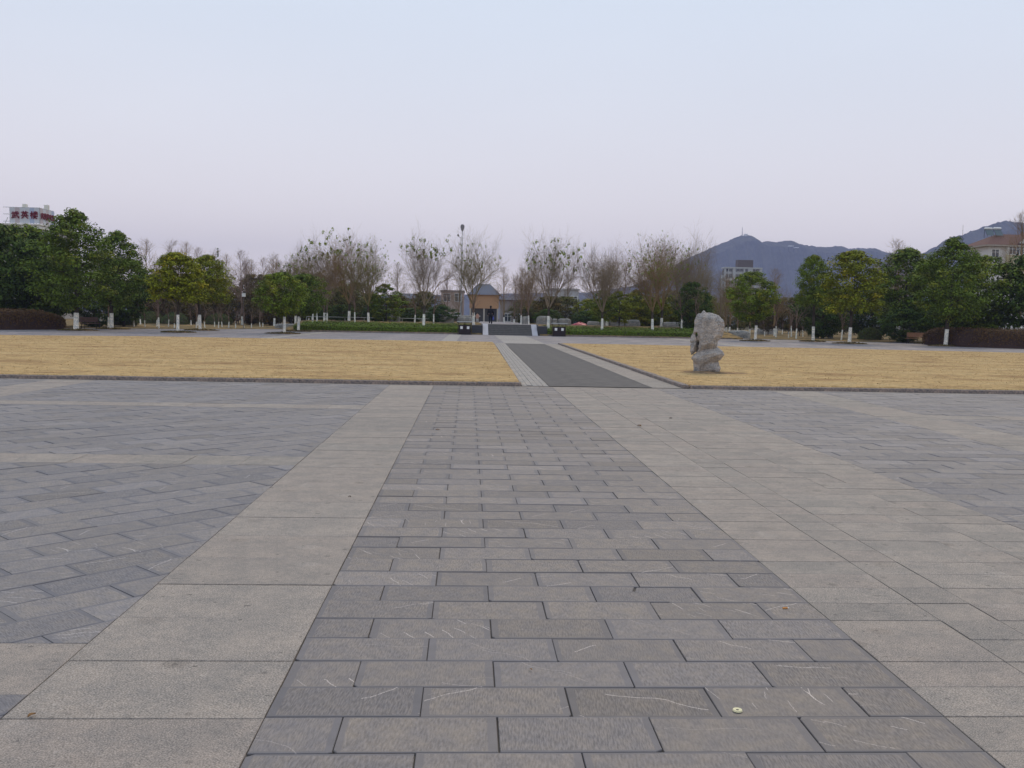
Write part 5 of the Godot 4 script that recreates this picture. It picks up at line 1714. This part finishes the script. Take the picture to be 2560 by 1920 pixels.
func furniture() -> void:
	mat("bin_brown", lin(0.022, 0.013, 0.016), 0.6)
	mat("bin_post", lin(0.09, 0.06, 0.03), 0.7)
	litter_bin(Vector3(-0.32, 0, -83.6), 0.0, "dark brown twin litter bin with canopy left of the steps")
	litter_bin(Vector3(8.05, 0, -83.6), 0.0, "dark brown twin litter bin with canopy right of the steps")
	mat("bench_wood", lin(0.30, 0.15, 0.085), 0.7)
	mat("bench_dark", lin(0.14, 0.085, 0.07), 0.7)
	bench(Vector3(-31.0, 0, -79.0), 0.9, M.bench_dark, "dark wooden park bench beside the tallest left evergreen")
	bench(Vector3(38.5, 0, -79.5), -0.7, M.bench_wood, "orange brown wooden bench under the right evergreens")
	bench(Vector3(-31.2, 0, -128.45), 3.6, M.bench_dark, "dark bench in the left field with seated figure")
	# low pale rails along the left part of the terrace
	var t := thing("pipe_rail", "low pale pipe railing behind the left green hedge", "railing", Vector3(0, 0.93, -100.0))
	var b := MB.new()
	b.tube([Vector3(-17.0, 0.36, 0), Vector3(-3.0, 0.36, 0)], [0.03, 0.03], 6)
	part("rail", b.mesh(M.rail_grey), t)
	for k in 8:
		b = MB.new()
		b.tube([Vector3(-17.0 + k * 2.0, -0.1, 0), Vector3(-17.0 + k * 2.0, 0.36, 0)], [0.03, 0.03], 6)
		part("post", b.mesh(M.rail_grey), t)
	mat("wall_cap", lin(0.50, 0.49, 0.45), 0.9)
	mat("wall_blue", lin(0.13, 0.16, 0.24), 0.8)
	mat("wall_brown", lin(0.10, 0.075, 0.06), 0.9)
	for q in [[-26.0, 1.5, "wall_brown", "long low brown wall with pale coping behind the left terrace"], [6.6, 20.0, "wall_blue", "long low blue grey wall with pale coping behind right terrace"]]:
		var w := thing("low_wall", q[3], "wall", Vector3((q[0] + q[1]) / 2, 0.93, -125.0))
		var h: float = (q[1] - q[0]) / 2
		b = MB.new()
		b.box(Vector3(-h, 0, -0.12), Vector3(h, 0.72, 0.12))
		part("panel", b.mesh(M[q[2]]), w)
		b = MB.new()
		b.cbox(Vector3(-h - 0.05, 0.723, -0.18), Vector3(h + 0.05, 0.84, 0.18), 0.01)
		part("coping", b.mesh(M.wall_cap), w)
	# lantern on a post at the left and the tall mast light
	t = thing("street_lamp", "post lamp with white lantern right of the umbrella trees", "lamp", Vector3(-22.35, 0, -95.0))
	b = MB.new()
	b.tube([Vector3(0, 0, 0), Vector3(0, 3.15, 0)], [0.035, 0.028], 8)
	part("post", b.mesh(M.lamp_post), t)
	b = MB.new()
	b.cbox(Vector3(-0.15, 3.15, -0.15), Vector3(0.15, 3.52, 0.15), 0.03)
	part("lantern", b.mesh(M.white_paint), t)
	b = MB.new()
	b.cbox(Vector3(-0.2, 3.523, -0.2), Vector3(0.2, 3.58, 0.2), 0.025)
	part("cap", b.mesh(M.dark_metal), t)
	t = thing("mast_light", "tall thin mast light with round head above the bare trees", "lamp", Vector3(-1.25, 0, -150.0))
	b = MB.new()
	b.tube([Vector3(0, 0, 0), Vector3(0.02, 8, 0), Vector3(0.05, 15.2, 0)], [0.12, 0.09, 0.05], 8)
	part("pole", b.mesh(M.steel), t)
	b = MB.new()
	b.tube([Vector3(0.05, 15.0, 0), Vector3(0.05, 15.15, 0), Vector3(0.06, 15.45, 0), Vector3(0.06, 15.8, 0), Vector3(0.06, 16.05, 0), Vector3(0.06, 16.12, 0)], [0.06, 0.15, 0.30, 0.34, 0.25, 0.05], 10, true)
	part("lamp_head", b.mesh(M.lamp_grey), t)
	b = MB.new()
	b.tube([Vector3(0.02, 13.9, 0), Vector3(-0.35, 14.1, 0), Vector3(-0.6, 14.3, 0)], [0.04, 0.04, 0.04], 6)
	b.tube([Vector3(-0.6, 14.2, 0), Vector3(-0.6, 14.35, 0), Vector3(-0.6, 14.6, 0)], [0.06, 0.18, 0.08], 8, true)
	part("side_lamp", b.mesh(M.lamp_grey), t)

func litter() -> void:
	var cap := thing("bottle_cap", "round cream cap with a dark centre on the near paving", "cap", Vector3(1.10, 0.001, -3.62))
	var b := MB.new()
	var out := 0.020
	for i in 16:
		var a0 := TAU * i / 16
		var a1 := TAU * (i + 1) / 16
		var rr := [0.006, 0.013, out * 0.9, out]
		var yy := [0.004, 0.006, 0.006, 0.0]
		for k in 3:
			var f := func(a: float, q: int) -> Vector3: return Vector3(cos(a) * rr[q], yy[q], sin(a) * rr[q])
			b.quad(f.call(a1, k), f.call(a0, k), f.call(a0, k + 1), f.call(a1, k + 1))
	mat("cap_cream", lin(0.72, 0.66, 0.42), 0.6)
	part("rim", b.mesh(M.cap_cream), cap)
	b = MB.new()
	b.tube([Vector3(0, 0, 0), Vector3(0, 0.0035, 0)], [0.0065, 0.0065], 10, true)
	part("centre", b.mesh(M.dark_metal), cap)
	mat("filter_orange", lin(0.60, 0.26, 0.07), 0.8)
	var c := thing("cigarette_butt", "orange cigarette butt lying on the near slate paving", "cigarette", Vector3(1.75, 0.006, -4.95), 0.1)
	b = MB.new()
	b.tube([Vector3(-0.018, 0, 0), Vector3(0.010, 0, 0)], [0.0045, 0.0045], 8, true)
	part("filter", b.mesh(M.filter_orange), c)
	b = MB.new()
	b.tube([Vector3(0.010, 0, 0), Vector3(0.017, 0.0005, 0.001)], [0.0044, 0.003], 8, true)
	part("paper", b.mesh(M.white_paint), c)
	mat("dry_leaf", lin(0.22, 0.12, 0.05), 0.9)
	mat("dry_leaf_dark", lin(0.06, 0.04, 0.03), 0.9)
	var lv := [[-1.64, -3.57, 0.022, "dry_leaf", "curled dry leaf on the left granite strip near the front"], [2.53, -13.64, 0.055, "dry_leaf", "reddish dry leaf on the right granite strip far up"], [3.24, -14.77, 0.04, "dry_leaf_dark", "dark dry leaf on the right granite strip, farthest one"], [-0.99, -8.0, 0.02, "dry_leaf_dark", "tiny dark leaf scrap beside the left granite strip"], [-0.40, -12.84, 0.035, "dry_leaf", "small brown leaf on the slate path far up"], [0.30, -4.05, 0.011, "dry_leaf", "small tan scrap on the near slate paving"]]
	for q in lv:
		var t := thing("dry_leaf", q[4], "leaf", Vector3(q[0], 0.004, q[1]), q[0] * 7.0)
		b = MB.new()
		var s: float = q[2]
		for k in 4:
			var f := func(u: float, v: float) -> Vector3: return Vector3((u - 0.5) * s * 1.6, absf(v) * s * 0.25 + sin(u * PI) * s * 0.15, v * s * 0.5 * sin(clampf(u, 0.03, 0.97) * PI))
			for v in [-1.0, 1.0]:
				b.quad(f.call(k / 4.0, 0.0), f.call((k + 1) / 4.0, 0.0), f.call((k + 1) / 4.0, v), f.call(k / 4.0, v))
		part("blade", b.mesh(M[q[3]]), t)

# ------------------------------------------------------------------ buildings and hills
func window_part(root: Node, c: Vector3, w: float, h: float, face: String, panes: int) -> void:   # face "z" looks to +z, "x+" to +x, "x-" to -x
	var o := Node3D.new()
	o.name = "window"
	root.add_child(o, true)
	o.position = c
	o.rotation.y = {"z": 0.0, "x+": PI / 2, "x-": -PI / 2}[face]
	var b := MB.new()
	b.box(Vector3(-w / 2, -h / 2, -0.06), Vector3(w / 2, h / 2, 0.03))
	part("pane", b.mesh(M.glass_dark), o)
	b = MB.new()
	var t := 0.07
	b.box(Vector3(-w / 2 - t, h / 2, -0.06), Vector3(w / 2 + t, h / 2 + t, 0.08))
	b.box(Vector3(-w / 2 - t, -h / 2 - t, -0.06), Vector3(w / 2 + t, -h / 2, 0.10))
	for k in panes + 1:
		var x := lerpf(-w / 2 - t / 2, w / 2 + t / 2, k / float(panes))
		b.box(Vector3(x - t / 2, -h / 2, -0.05), Vector3(x + t / 2, h / 2, 0.07))
	b.box(Vector3(-w / 2, h * 0.18, -0.05), Vector3(w / 2, h * 0.18 + t * 0.7, 0.065))
	part("frame", b.mesh(M.white_paint), o)

# strokes of the roof sign's characters on a 10 x 10 grid: x0, y0, x1, y1
const GLYPH := {
	"wu": [[1, 8.2, 6, 8.2], [0.3, 6.4, 9.6, 6.4], [3.6, 6.2, 3.6, 1.2], [3.6, 3.8, 5.6, 3.8], [1.6, 4.6, 1.6, 1.0], [0.2, 0.7, 5.8, 1.7], [6.2, 9.4, 7.2, 4.0], [7.2, 4.0, 9.6, 0.6], [9.6, 0.6, 9.8, 2.4], [8.0, 9.0, 9.0, 7.8]],
	"ying": [[0.6, 8.4, 9.4, 8.4], [3.3, 9.8, 3.3, 7.2], [6.7, 9.8, 6.7, 7.2], [2.2, 6.2, 7.8, 6.2], [2.2, 6.2, 2.2, 3.8], [7.8, 6.2, 7.8, 3.8], [0.3, 3.8, 9.7, 3.8], [5, 7.2, 5, 3.8], [5, 3.8, 1.0, 0.3], [5, 3.8, 9.2, 0.3]],
	"lou": [[0.2, 7.0, 3.8, 7.0], [2.0, 9.6, 2.0, 0.3], [2.0, 6.5, 0.2, 3.6], [2.0, 6.5, 3.6, 4.6], [4.2, 7.6, 9.8, 7.6], [7.0, 9.8, 7.0, 5.2], [5.2, 9.4, 5.9, 8.2], [8.9, 9.4, 8.2, 8.2], [7.0, 7.4, 4.6, 5.4], [7.0, 7.4, 9.6, 5.4], [4.2, 3.4, 9.8, 3.4], [6.4, 5.0, 4.8, 2.0], [4.8, 2.0, 8.8, 0.2], [8.2, 3.4, 4.4, 0.2]],
	"bin": [[5, 9.8, 5, 8.8], [0.8, 8.6, 9.2, 8.6], [0.8, 8.6, 0.8, 7.0], [9.2, 8.6, 9.2, 7.0], [2.6, 7.2, 7.4, 7.4], [2.8, 7.2, 2.8, 3.2], [2.8, 5.4, 7.6, 5.4], [6.0, 5.4, 6.0, 3.2], [0.6, 3.1, 9.4, 3.1], [3.6, 2.8, 1.4, 0.4], [6.4, 2.8, 8.6, 0.4]],
	"guan": [[2.0, 9.6, 0.4, 6.6], [1.8, 8.0, 4.0, 8.0], [2.2, 7.0, 2.2, 1.0], [2.2, 1.0, 4.0, 2.0], [7.0, 9.8, 7.0, 8.8], [4.6, 8.5, 9.8, 8.5], [5.4, 7.2, 5.4, 0.4], [5.4, 7.0, 8.8, 7.0], [8.8, 7.0, 8.8, 4.6], [5.4, 4.6, 8.8, 4.6], [5.4, 3.2, 9.2, 3.2], [9.2, 3.2, 9.2, 0.4], [5.4, 0.5, 9.2, 0.5]]}

func glyph(strokes: Array, size: float, wide: float) -> ArrayMesh:
	var b := MB.new()
	var k := size / 10.0
	for s in strokes:
		var a := Vector3((s[0] - 5) * k * wide, (s[1] - 5) * k, 0)
		var c := Vector3((s[2] - 5) * k * wide, (s[3] - 5) * k, 0)
		var d := (c - a).normalized()
		var n := Vector3(-d.y, d.x, 0) * k * 0.62
		a -= d * k * 0.4; c += d * k * 0.4
		var z := Vector3(0, 0, 0.09)
		b.quad(a - n + z, c - n + z, c + n + z, a + n + z)
		b.quad(a + n + z, c + n + z, c + n, a + n); b.quad(c - n + z, a - n + z, a - n, c - n)
		b.quad(c - n + z, c - n, c + n, c + n + z); b.quad(a - n, a - n + z, a + n + z, a + n)
	return b.mesh(M.sign_red)

func sign_building() -> void:
	mat("tan_wall", lin(0.36, 0.335, 0.32), 0.9)
	mat("sign_red", lin(0.20, 0.018, 0.035), 0.6)
	mat("sign_sheet", lin(0.58, 0.60, 0.64), 0.6)
	mat("sign_blue", lin(0.42, 0.48, 0.62), 0.6)
	mat("sign_pink", lin(0.52, 0.46, 0.47), 0.6)
	mat("coping_white", lin(0.66, 0.64, 0.58), 0.8)
	var t := thing("sign_building", "grey building with red character sign on its roof, far left", "building", Vector3(-66.5, 0, -150))
	var b := MB.new()
	b.box(Vector3(-22, 0, -14), Vector3(0, 13.9, 0))
	part("wall", b.mesh(M.tan_wall), t)
	b = MB.new()
	b.box(Vector3(-22.2, 13.9, -14.2), Vector3(0.2, 14.12, 0.2))
	b.box(Vector3(-22.1, 14.12, -0.02), Vector3(0.1, 14.42, 0.1))
	b.box(Vector3(-0.02, 14.12, -14.1), Vector3(0.1, 14.42, -0.021))
	b.box(Vector3(-22.25, 14.42, -0.1), Vector3(0.25, 14.62, 0.25))
	b.box(Vector3(-0.1, 14.42, -14.25), Vector3(0.25, 14.62, -0.101))
	part("parapet", b.mesh(M.coping_white), t)
	for x in [-3.1, -7.6]:
		window_part(t, Vector3(x, 12.6, 0.0), 0.9, 1.7, "z", 1)
		window_part(t, Vector3(x, 9.4, 0.0), 0.9, 1.7, "z", 1)
	for z in [-1.4, -3.6]:
		window_part(t, Vector3(0.0, 12.4, z), 0.9, 1.8, "x+", 1)
	# roof sign: sheets on a frame facing front and right
	var sg := Node3D.new()
	sg.name = "roof_sign"
	t.add_child(sg)
	b = MB.new()
	for k in 6:
		var x := -4.6 + k * 0.9
		b.tube([Vector3(x, 14.1, -0.4), Vector3(x, 17.2, -0.4)], [0.05, 0.05], 5)
		b.tube([Vector3(x, 14.1, -1.6), Vector3(x, 16.8, -0.45)], [0.035, 0.035], 5)
	for k in 5:
		var z := -0.6 - k * 1.15
		b.tube([Vector3(-0.1, 14.1, z), Vector3(-0.1, 17.2, z)], [0.05, 0.05], 5)
	for y in [15.0, 16.1, 17.15]:
		b.tube([Vector3(-5.6, y, -0.4), Vector3(-0.1, y, -0.4)], [0.04, 0.04], 5)
		b.tube([Vector3(-0.1, y, -0.4), Vector3(-0.1, y, -5.4)], [0.04, 0.04], 5)
	b.tube([Vector3(-5.6, 14.1, -0.4), Vector3(-4.9, 15.6, -0.4)], [0.05, 0.05], 5)
	part("frame", b.mesh(M.steel), sg)
	var cols := ["sign_sheet", "sign_pink", "sign_sheet", "sign_sheet", "sign_blue", "sign_sheet"]
	for k in 6:
		b = MB.new()
		b.box(Vector3(-4.55 + k * 0.74, 14.75, -0.36), Vector3(-4.55 + k * 0.74 + 0.72, 17.1, -0.33))
		part("sheet", b.mesh(M[cols[k]]), sg)
	for k in 5:
		b = MB.new()
		b.box(Vector3(-0.06, 14.75, -1.45 - k * 1.0), Vector3(-0.03, 17.1, -0.47 - k * 1.0))
		part("sheet", b.mesh(M[["sign_pink", "sign_sheet", "sign_pink", "sign_sheet", "sign_blue"][k]]), sg)
	var ch := ["wu", "ying", "lou"]
	for k in 3:
		var o := part("character", glyph(GLYPH[ch[k]], 1.12, 1.0), sg)
		o.position = Vector3(-3.72 + k * 1.42, 16.02, -0.28)
	ch = ["wu", "ying", "lou", "bin", "guan"]
	for k in 5:
		var o := part("character", glyph(GLYPH[ch[k]], 0.95, 0.95), sg)
		o.position = Vector3(0.02, 15.98, -0.98 - k * 0.98)
		o.rotation.y = PI / 2
	for x in [[-5.1, -4.5, 17.75], [-1.7, -1.1, 17.7]]:
		b = MB.new()
		b.cbox(Vector3(x[0], 13.5, -6.2), Vector3(x[1], x[2] + 0.5, -5.6), 0.03)
		part("chimney", b.mesh(M.coping_white), t)

func red_roof_house() -> void:
	mat("house_white", lin(0.62, 0.60, 0.58), 0.9)
	mat("house_cream", lin(0.58, 0.54, 0.36), 0.9)
	mat("roof_red", lin(0.125, 0.06, 0.052), 0.85)
	mat("eave_pale", lin(0.46, 0.41, 0.36), 0.85)
	mat("heater_panel", lin(0.10, 0.13, 0.14), 0.4)
	var t := thing("red_roofed_house", "white house with red hipped roof and roof water heaters", "house", Vector3(84.3, 0, -150.5))
	var b := MB.new()
	b.box(Vector3(0, 0, -7.0), Vector3(16, 14.7, 0))
	part("wall", b.mesh(M.house_white), t)
	b = MB.new()
	b.box(Vector3(2.9, 9.6, 0.004), Vector3(16, 13.45, 0.5))
	part("balcony_front", b.mesh(M.house_cream), t)
	b = MB.new()
	b.box(Vector3(-0.8, 14.7, -7.8), Vector3(16.8, 14.9, 0.8))
	part("eaves", b.mesh(M.eave_pale), t)
	b = MB.new()
	var e := [Vector3(-0.85, 14.9, 0.85), Vector3(16.8, 14.9, 0.85), Vector3(16.8, 14.9, -7.85), Vector3(-0.85, 14.9, -7.85)]
	var r0 := Vector3(3.2, 17.0, -3.5)
	var r1 := Vector3(14.0, 17.0, -3.5)
	b.quad(e[0], e[1], r1, r0); b.quad(e[2], e[3], r0, r1)
	b.tri(e[3], e[0], r0); b.tri(e[1], e[2], r1)
	var rf_ := part("roof", b.mesh(M.roof_red), t)
	b = MB.new()
	var g := [Vector3(4.6, 15.2, 0.6), Vector3(9.0, 15.2, 0.6), Vector3(6.8, 17.1, 0.6)]
	b.tri(g[0], g[1], g[2])
	part("gable", b.mesh(M.house_white), rf_)
	b = MB.new()
	for s in [[g[0], 1.0], [g[1], -1.0]]:
		var p: Vector3 = s[0]
		var o := Vector3(-0.25 * s[1], -0.1, 0.12)
		var q0 := p + o
		var q1: Vector3 = g[2] + Vector3(0, 0.12, 0.12)
		var bk := Vector3(0, 0, -3.4)
		if s[1] > 0: b.quad(q0, q1, q1 + bk, q0 + bk + Vector3(0, 0, 1.5))
		else: b.quad(q1, q0, q0 + bk + Vector3(0, 0, 1.5), q1 + bk)
	part("gable_roof", b.mesh(M.roof_red), rf_)
	window_part(t, Vector3(1.15, 13.5, 0.0), 1.15, 1.3, "z", 2)
	window_part(t, Vector3(4.3, 14.05, 0.5), 2.3, 1.15, "z", 4)
	window_part(t, Vector3(8.2, 14.05, 0.5), 2.3, 1.15, "z", 4)
	window_part(t, Vector3(0.0, 13.7, -6.0), 0.9, 1.2, "x-", 1)
	b = MB.new()
	b.box(Vector3(2.9, 13.452, 0.0), Vector3(3.02, 14.69, 0.55)); b.box(Vector3(5.6, 13.452, 0.0), Vector3(5.9, 14.69, 0.55)); b.box(Vector3(2.9, 13.30, 0.502), Vector3(16, 13.45, 0.6))
	part("bay_frame", b.mesh(M.white_paint), t)
	for k in 2:
		var h := Node3D.new()
		h.name = "water_heater"
		rf_.add_child(h, true)
		h.position = Vector3(1.5 + k * 1.5, 16.6, -2.6)
		b = MB.new()
		b.tube([Vector3(-0.62, 1.25 + k * 0.06, -0.5), Vector3(0.62, 1.25 + k * 0.06, -0.5)], [0.19, 0.19], 10, true)
		part("tank", b.mesh(M.white_paint), h)
		b = MB.new()
		b.quad(Vector3(-0.6, 0.05, 0.45), Vector3(0.6, 0.05, 0.45), Vector3(0.6, 1.1, -0.42), Vector3(-0.6, 1.1, -0.42))
		part("tube_panel", b.mesh(M.heater_panel), h)
		for x in [-0.6, 0.6]:
			b = MB.new()
			b.tube([Vector3(x, -0.3, -0.55), Vector3(x, 1.2, -0.55)], [0.035, 0.035], 5)
			b.tube([Vector3(x, -0.2, 0.55), Vector3(x, 1.15, -0.5)], [0.03, 0.03], 5)
			part("stand", b.mesh(M.dark_metal), h)
	b = MB.new()
	b.tube([Vector3(-1.0, 12, -6.5), Vector3(-1.0, 18.7, -6.5)], [0.04, 0.02], 5)
	part("aerial", b.mesh(M.dark_metal), t)

func tower() -> void:
	mat("tower_white", lin(0.46, 0.46, 0.45), 0.9)
	mat("tower_grey", lin(0.20, 0.20, 0.20), 0.9)
	mat("penthouse_brown", lin(0.13, 0.105, 0.10), 0.9)
	var t := thing("apartment_tower", "distant white apartment tower with brown penthouse below the mountain", "building", Vector3(122.5, 0, -420))
	var b := MB.new()
	b.box(Vector3(-7.9, 0, -5), Vector3(8.8, 25.2, -0.9))
	part("wall", b.mesh(M.tower_grey), t)
	for q in [[-8.0, -7.4], [-4.4, -3.0], [0.6, 1.3], [2.6, 4.6], [7.9, 8.9], [-6.4, -6.0]]:
		b = MB.new()
		b.box(Vector3(q[0], 0, -0.9), Vector3(q[1], 25.6, 0.0))
		part("pier", b.mesh(M.tower_white), t)
	for k in 8:
		b = MB.new()
		b.box(Vector3(-7.4, 2.2 + k * 3.0, -0.899), Vector3(7.9, 3.1 + k * 3.0, -0.35))
		part("balcony_band", b.mesh(M.tower_white if k % 2 else M.off_white), t)
	for k in 8:
		for x in [-6.9, -5.2, -1.6, -0.2, 2.0, 5.6, 7.0]:
			window_part(t, Vector3(x, 4.2 + k * 3.0, -0.88), 1.1, 1.5, "z", 2)
	b = MB.new()
	b.box(Vector3(-8.2, 25.6, -5.2), Vector3(9.1, 26.2, 0.2))
	part("parapet", b.mesh(M.tower_white), t)
	b = MB.new()
	b.cbox(Vector3(-1.9, 26.2, -4.6), Vector3(5.1, 29.6, -1), 0.1)
	part("penthouse", b.mesh(M.penthouse_brown), t)
	b = MB.new()
	b.cbox(Vector3(-8.8, 0, -4.5), Vector3(-8.05, 22.6, -1.2), 0.05)
	part("side_wing", b.mesh(M.tower_white), t)

func hall(label: String, at: Vector3, w: float, h: float, d: float, roof_h: float, wall: Material, roof: Material, cols: int, rows: int, dark_base := 0.0) -> void:
	var t := thing("low_building", label, "building", at)
	var b := MB.new()
	b.box(Vector3(-w / 2, dark_base, -d), Vector3(w / 2, h, 0))
	part("wall", b.mesh(wall), t)
	if dark_base > 0.0:
		b = MB.new()
		b.box(Vector3(-w / 2 + 0.05, 0, -d), Vector3(w / 2 - 0.05, dark_base, -1.2))
		part("entrance", b.mesh(M.glass_dark), t)
		for x in [-w / 2 + 0.15, w / 2 - 0.15, 0.0]:
			b = MB.new()
			b.box(Vector3(x - 0.12, 0, -0.3), Vector3(x + 0.12, dark_base, -0.04))
			part("pillar", b.mesh(M.eave_pale), t)
	b = MB.new()
	var o := 0.35
	var e := [Vector3(-w / 2 - o, h, o), Vector3(w / 2 + o, h, o), Vector3(w / 2 + o, h, -d - o), Vector3(-w / 2 - o, h, -d - o)]
	if roof_h > 0.3:
		var i := minf(w, d) * 0.28
		var r0 := Vector3(-w / 2 + i, h + roof_h, -d / 2)
		var r1 := Vector3(w / 2 - i, h + roof_h, -d / 2)
		b.quad(e[0], e[1], r1, r0); b.quad(e[2], e[3], r0, r1); b.tri(e[3], e[0], r0); b.tri(e[1], e[2], r1)
		b.quad(e[3], e[2], e[1], e[0])
	else:
		b.box(Vector3(-w / 2 - 0.15, h, -d - 0.15), Vector3(w / 2 + 0.15, h + roof_h, 0.15))
	part("roof", b.mesh(roof), t)
	for r in rows:
		for c in cols:
			window_part(t, Vector3(lerpf(-w / 2, w / 2, (c + 0.5) / cols), dark_base + 1.6 + r * 3.0, 0.0), 1.0, 1.2, "z", 2)

func buildings() -> void:
	sign_building()
	red_roof_house()
	tower()
	mat("ochre", lin(0.46, 0.27, 0.15), 0.9)
	mat("slate_roof", lin(0.085, 0.10, 0.145), 0.8)
	mat("pink_wall", lin(0.50, 0.38, 0.33), 0.9)
	mat("pale_wall", lin(0.30, 0.26, 0.245), 0.9)
	mat("white_wall", lin(0.44, 0.44, 0.46), 0.9)
	hall("ochre hall with blue slate hip roof behind the steps", Vector3(2.3, 0, -142), 4.4, 4.95, 9.0, 1.75, M.ochre, M.slate_roof, 0, 0, 2.9)
	hall("pinkish building left of the ochre hall behind the trees", Vector3(-2.6, 0, -150), 3.6, 5.5, 8.0, 0.25, M.pink_wall, M.pale_wall, 2, 2)
	hall("pale low building behind the bare trees right of ochre hall", Vector3(10.0, 0, -160), 9, 4.6, 9.0, 0.8, M.pale_wall, M.slate_roof, 4, 1)
	hall("whitish building glimpsed behind the small green trees", Vector3(15.4, 0, -152), 4.6, 6.2, 8.0, 0.25, M.white_wall, M.white_wall, 3, 2)
	hall("white building glimpsed behind the right bare clump", Vector3(25.5, 0, -158), 4.0, 5.6, 8.0, 0.25, M.white_wall, M.pale_wall, 2, 2)
	hall("grey brown building behind the left bare clump", Vector3(-9.8, 0, -155), 6.0, 4.4, 8.0, 0.9, M.tan_wall, M.slate_roof, 3, 1)

func hills() -> void:
	var prof := [[-2600, 25], [-1200, 40], [-500, 44], [-150, 56], [120, 66], [330, 74], [430, 92], [496.7, 118], [560, 158], [621.5, 188.7], [641.7, 197.6], [661.9, 207], [684.9, 215.5], [703.3, 225.5], [715, 229], [725.3, 233.4], [737, 233.6], [750.3, 231.3], [753, 227], [769.4, 221.7], [784.7, 217.8], [796.2, 220.2], [821.5, 218.6], [837.4, 221.1], [850.7, 220.4], [865.5, 218.6], [888, 211.7], [902.3, 209.3], [953.2, 207.8], [984.7, 209.6], [1016.5, 204], [1063.9, 207.7], [1092.5, 206.7], [1111.5, 198.6], [1211, 183], [1500, 150], [2600, 90]]
	var prof2 := [[560, 0], [760, 60], [860, 110], [926, 142], [968.5, 155.8], [1000.8, 174], [1030.2, 190.6], [1070.8, 202.6], [1103, 214.5], [1128, 226.2], [1161.5, 231.3], [1195.5, 227.8], [1330, 205], [1600, 150], [2200, 60]]
	for q in [[prof, -2500.0, 900.0, -2600.0, 2600.0, "mountain", 910], [prof2, -2000.0, 420.0, 560.0, 2200.0, "mountain", 911]]:
		var hn := noise(q[6], 0.012)
		var hn2 := noise(q[6] + 5, 0.10)
		var list: Array = q[0]
		var P := func(x: float, v: float) -> Vector3:
			var h := 0.0
			for i in list.size() - 1:
				if x <= list[i + 1][0]:
					h = lerpf(list[i][1], list[i + 1][1], clampf((x - list[i][0]) / (list[i + 1][0] - list[i][0]), 0, 1))
					break
			var s := 1.0 - absf(v)
			var k := pow(s, 1.15)
			var z: float = q[1] - v * q[2]
			var y := h * k * (1.0 + 0.16 * hn.get_noise_2d(x, z) * (1 - s) * 4.0 * s) + 3.2 * hn2.get_noise_2d(x, z) * s
			# keep the ridge on its line of sight when the slope turns away
			return Vector3(x, maxf(y, -2.0) if v < 0.99 and v > -0.23 else -2.0, z + 30.0 * hn.get_noise_2d(x * 1.3, z))
		var b := MB.new()
		var nx := 420
		var xs := []
		for i in nx + 1:
			var u := float(i) / nx
			# finer steps where the ridge shows
			xs.append(lerpf(q[3], q[4], u) if q[5] != "mountain" or q[3] > 0 else (lerpf(q[3], 400.0, u / 0.25) if u < 0.25 else lerpf(400.0, 1300.0, (u - 0.25) / 0.6) if u < 0.85 else lerpf(1300.0, q[4], (u - 0.85) / 0.15)))
		var vs := [-1.0, -0.8, -0.6, -0.45, -0.3, -0.18, -0.08, 0.0, 0.08, 0.24]
		var grid := []
		for v in vs:
			var row := PackedVector3Array()
			for x in xs: row.append(P.call(x, -v))
			grid.append(row)
		for j in vs.size() - 1:
			for i in nx:
				b.quad(grid[j][i], grid[j][i + 1], grid[j + 1][i + 1], grid[j + 1][i])
		structure(q[5], b.mesh(M.hill))
	var t := thing("mountain_aerial", "thin aerial mast on the mountain summit", "mast", Vector3(725, 228, -2500))
	var b := MB.new()
	b.tube([Vector3(0, -6, 0), Vector3(0, 8, 0), Vector3(0, 27, 0)], [1.3, 0.9, 0.5], 6)
	part("mast", b.mesh(M.dark_metal), t)
	b = MB.new()
	b.cbox(Vector3(6, -2, -6), Vector3(14, 9, 4), 0.4)
	part("hut", b.mesh(M.off_white), t)
	for q in [[823.5, 197.5, "left one of two white roofs high on the mountainside"], [837.3, 193.7, "right one of two white roofs high on the mountainside"]]:
		var h := thing("hillside_building", q[2], "building", Vector3(q[0], q[1], -2395))
		b = MB.new()
		b.box(Vector3(-5.2, -12, -10), Vector3(5.2, 0.6, 0))
		part("wall", b.mesh(M.hill), h)
		b = MB.new()
		b.cbox(Vector3(-5.6, 0.6, -11), Vector3(5.6, 2.6, 1), 0.3)
		part("roof", b.mesh(M.white_paint), h)

func _ready() -> void:
	look()
	build_materials()
	mat("lamp_grey", lin(0.24, 0.22, 0.23), 0.7)
	mat("rail_grey", lin(0.42, 0.43, 0.40), 0.8)
	mat("lamp_post", lin(0.16, 0.125, 0.11), 0.8)
	ground_sheets()
	plaza()
	lawns()
	kerbs()
	lawn_path()
	terrace()
	buildings()
	hills()
	build_protos()
	vegetation()
	standing_rock()
	stones()
	furniture()
	people()
	litter()
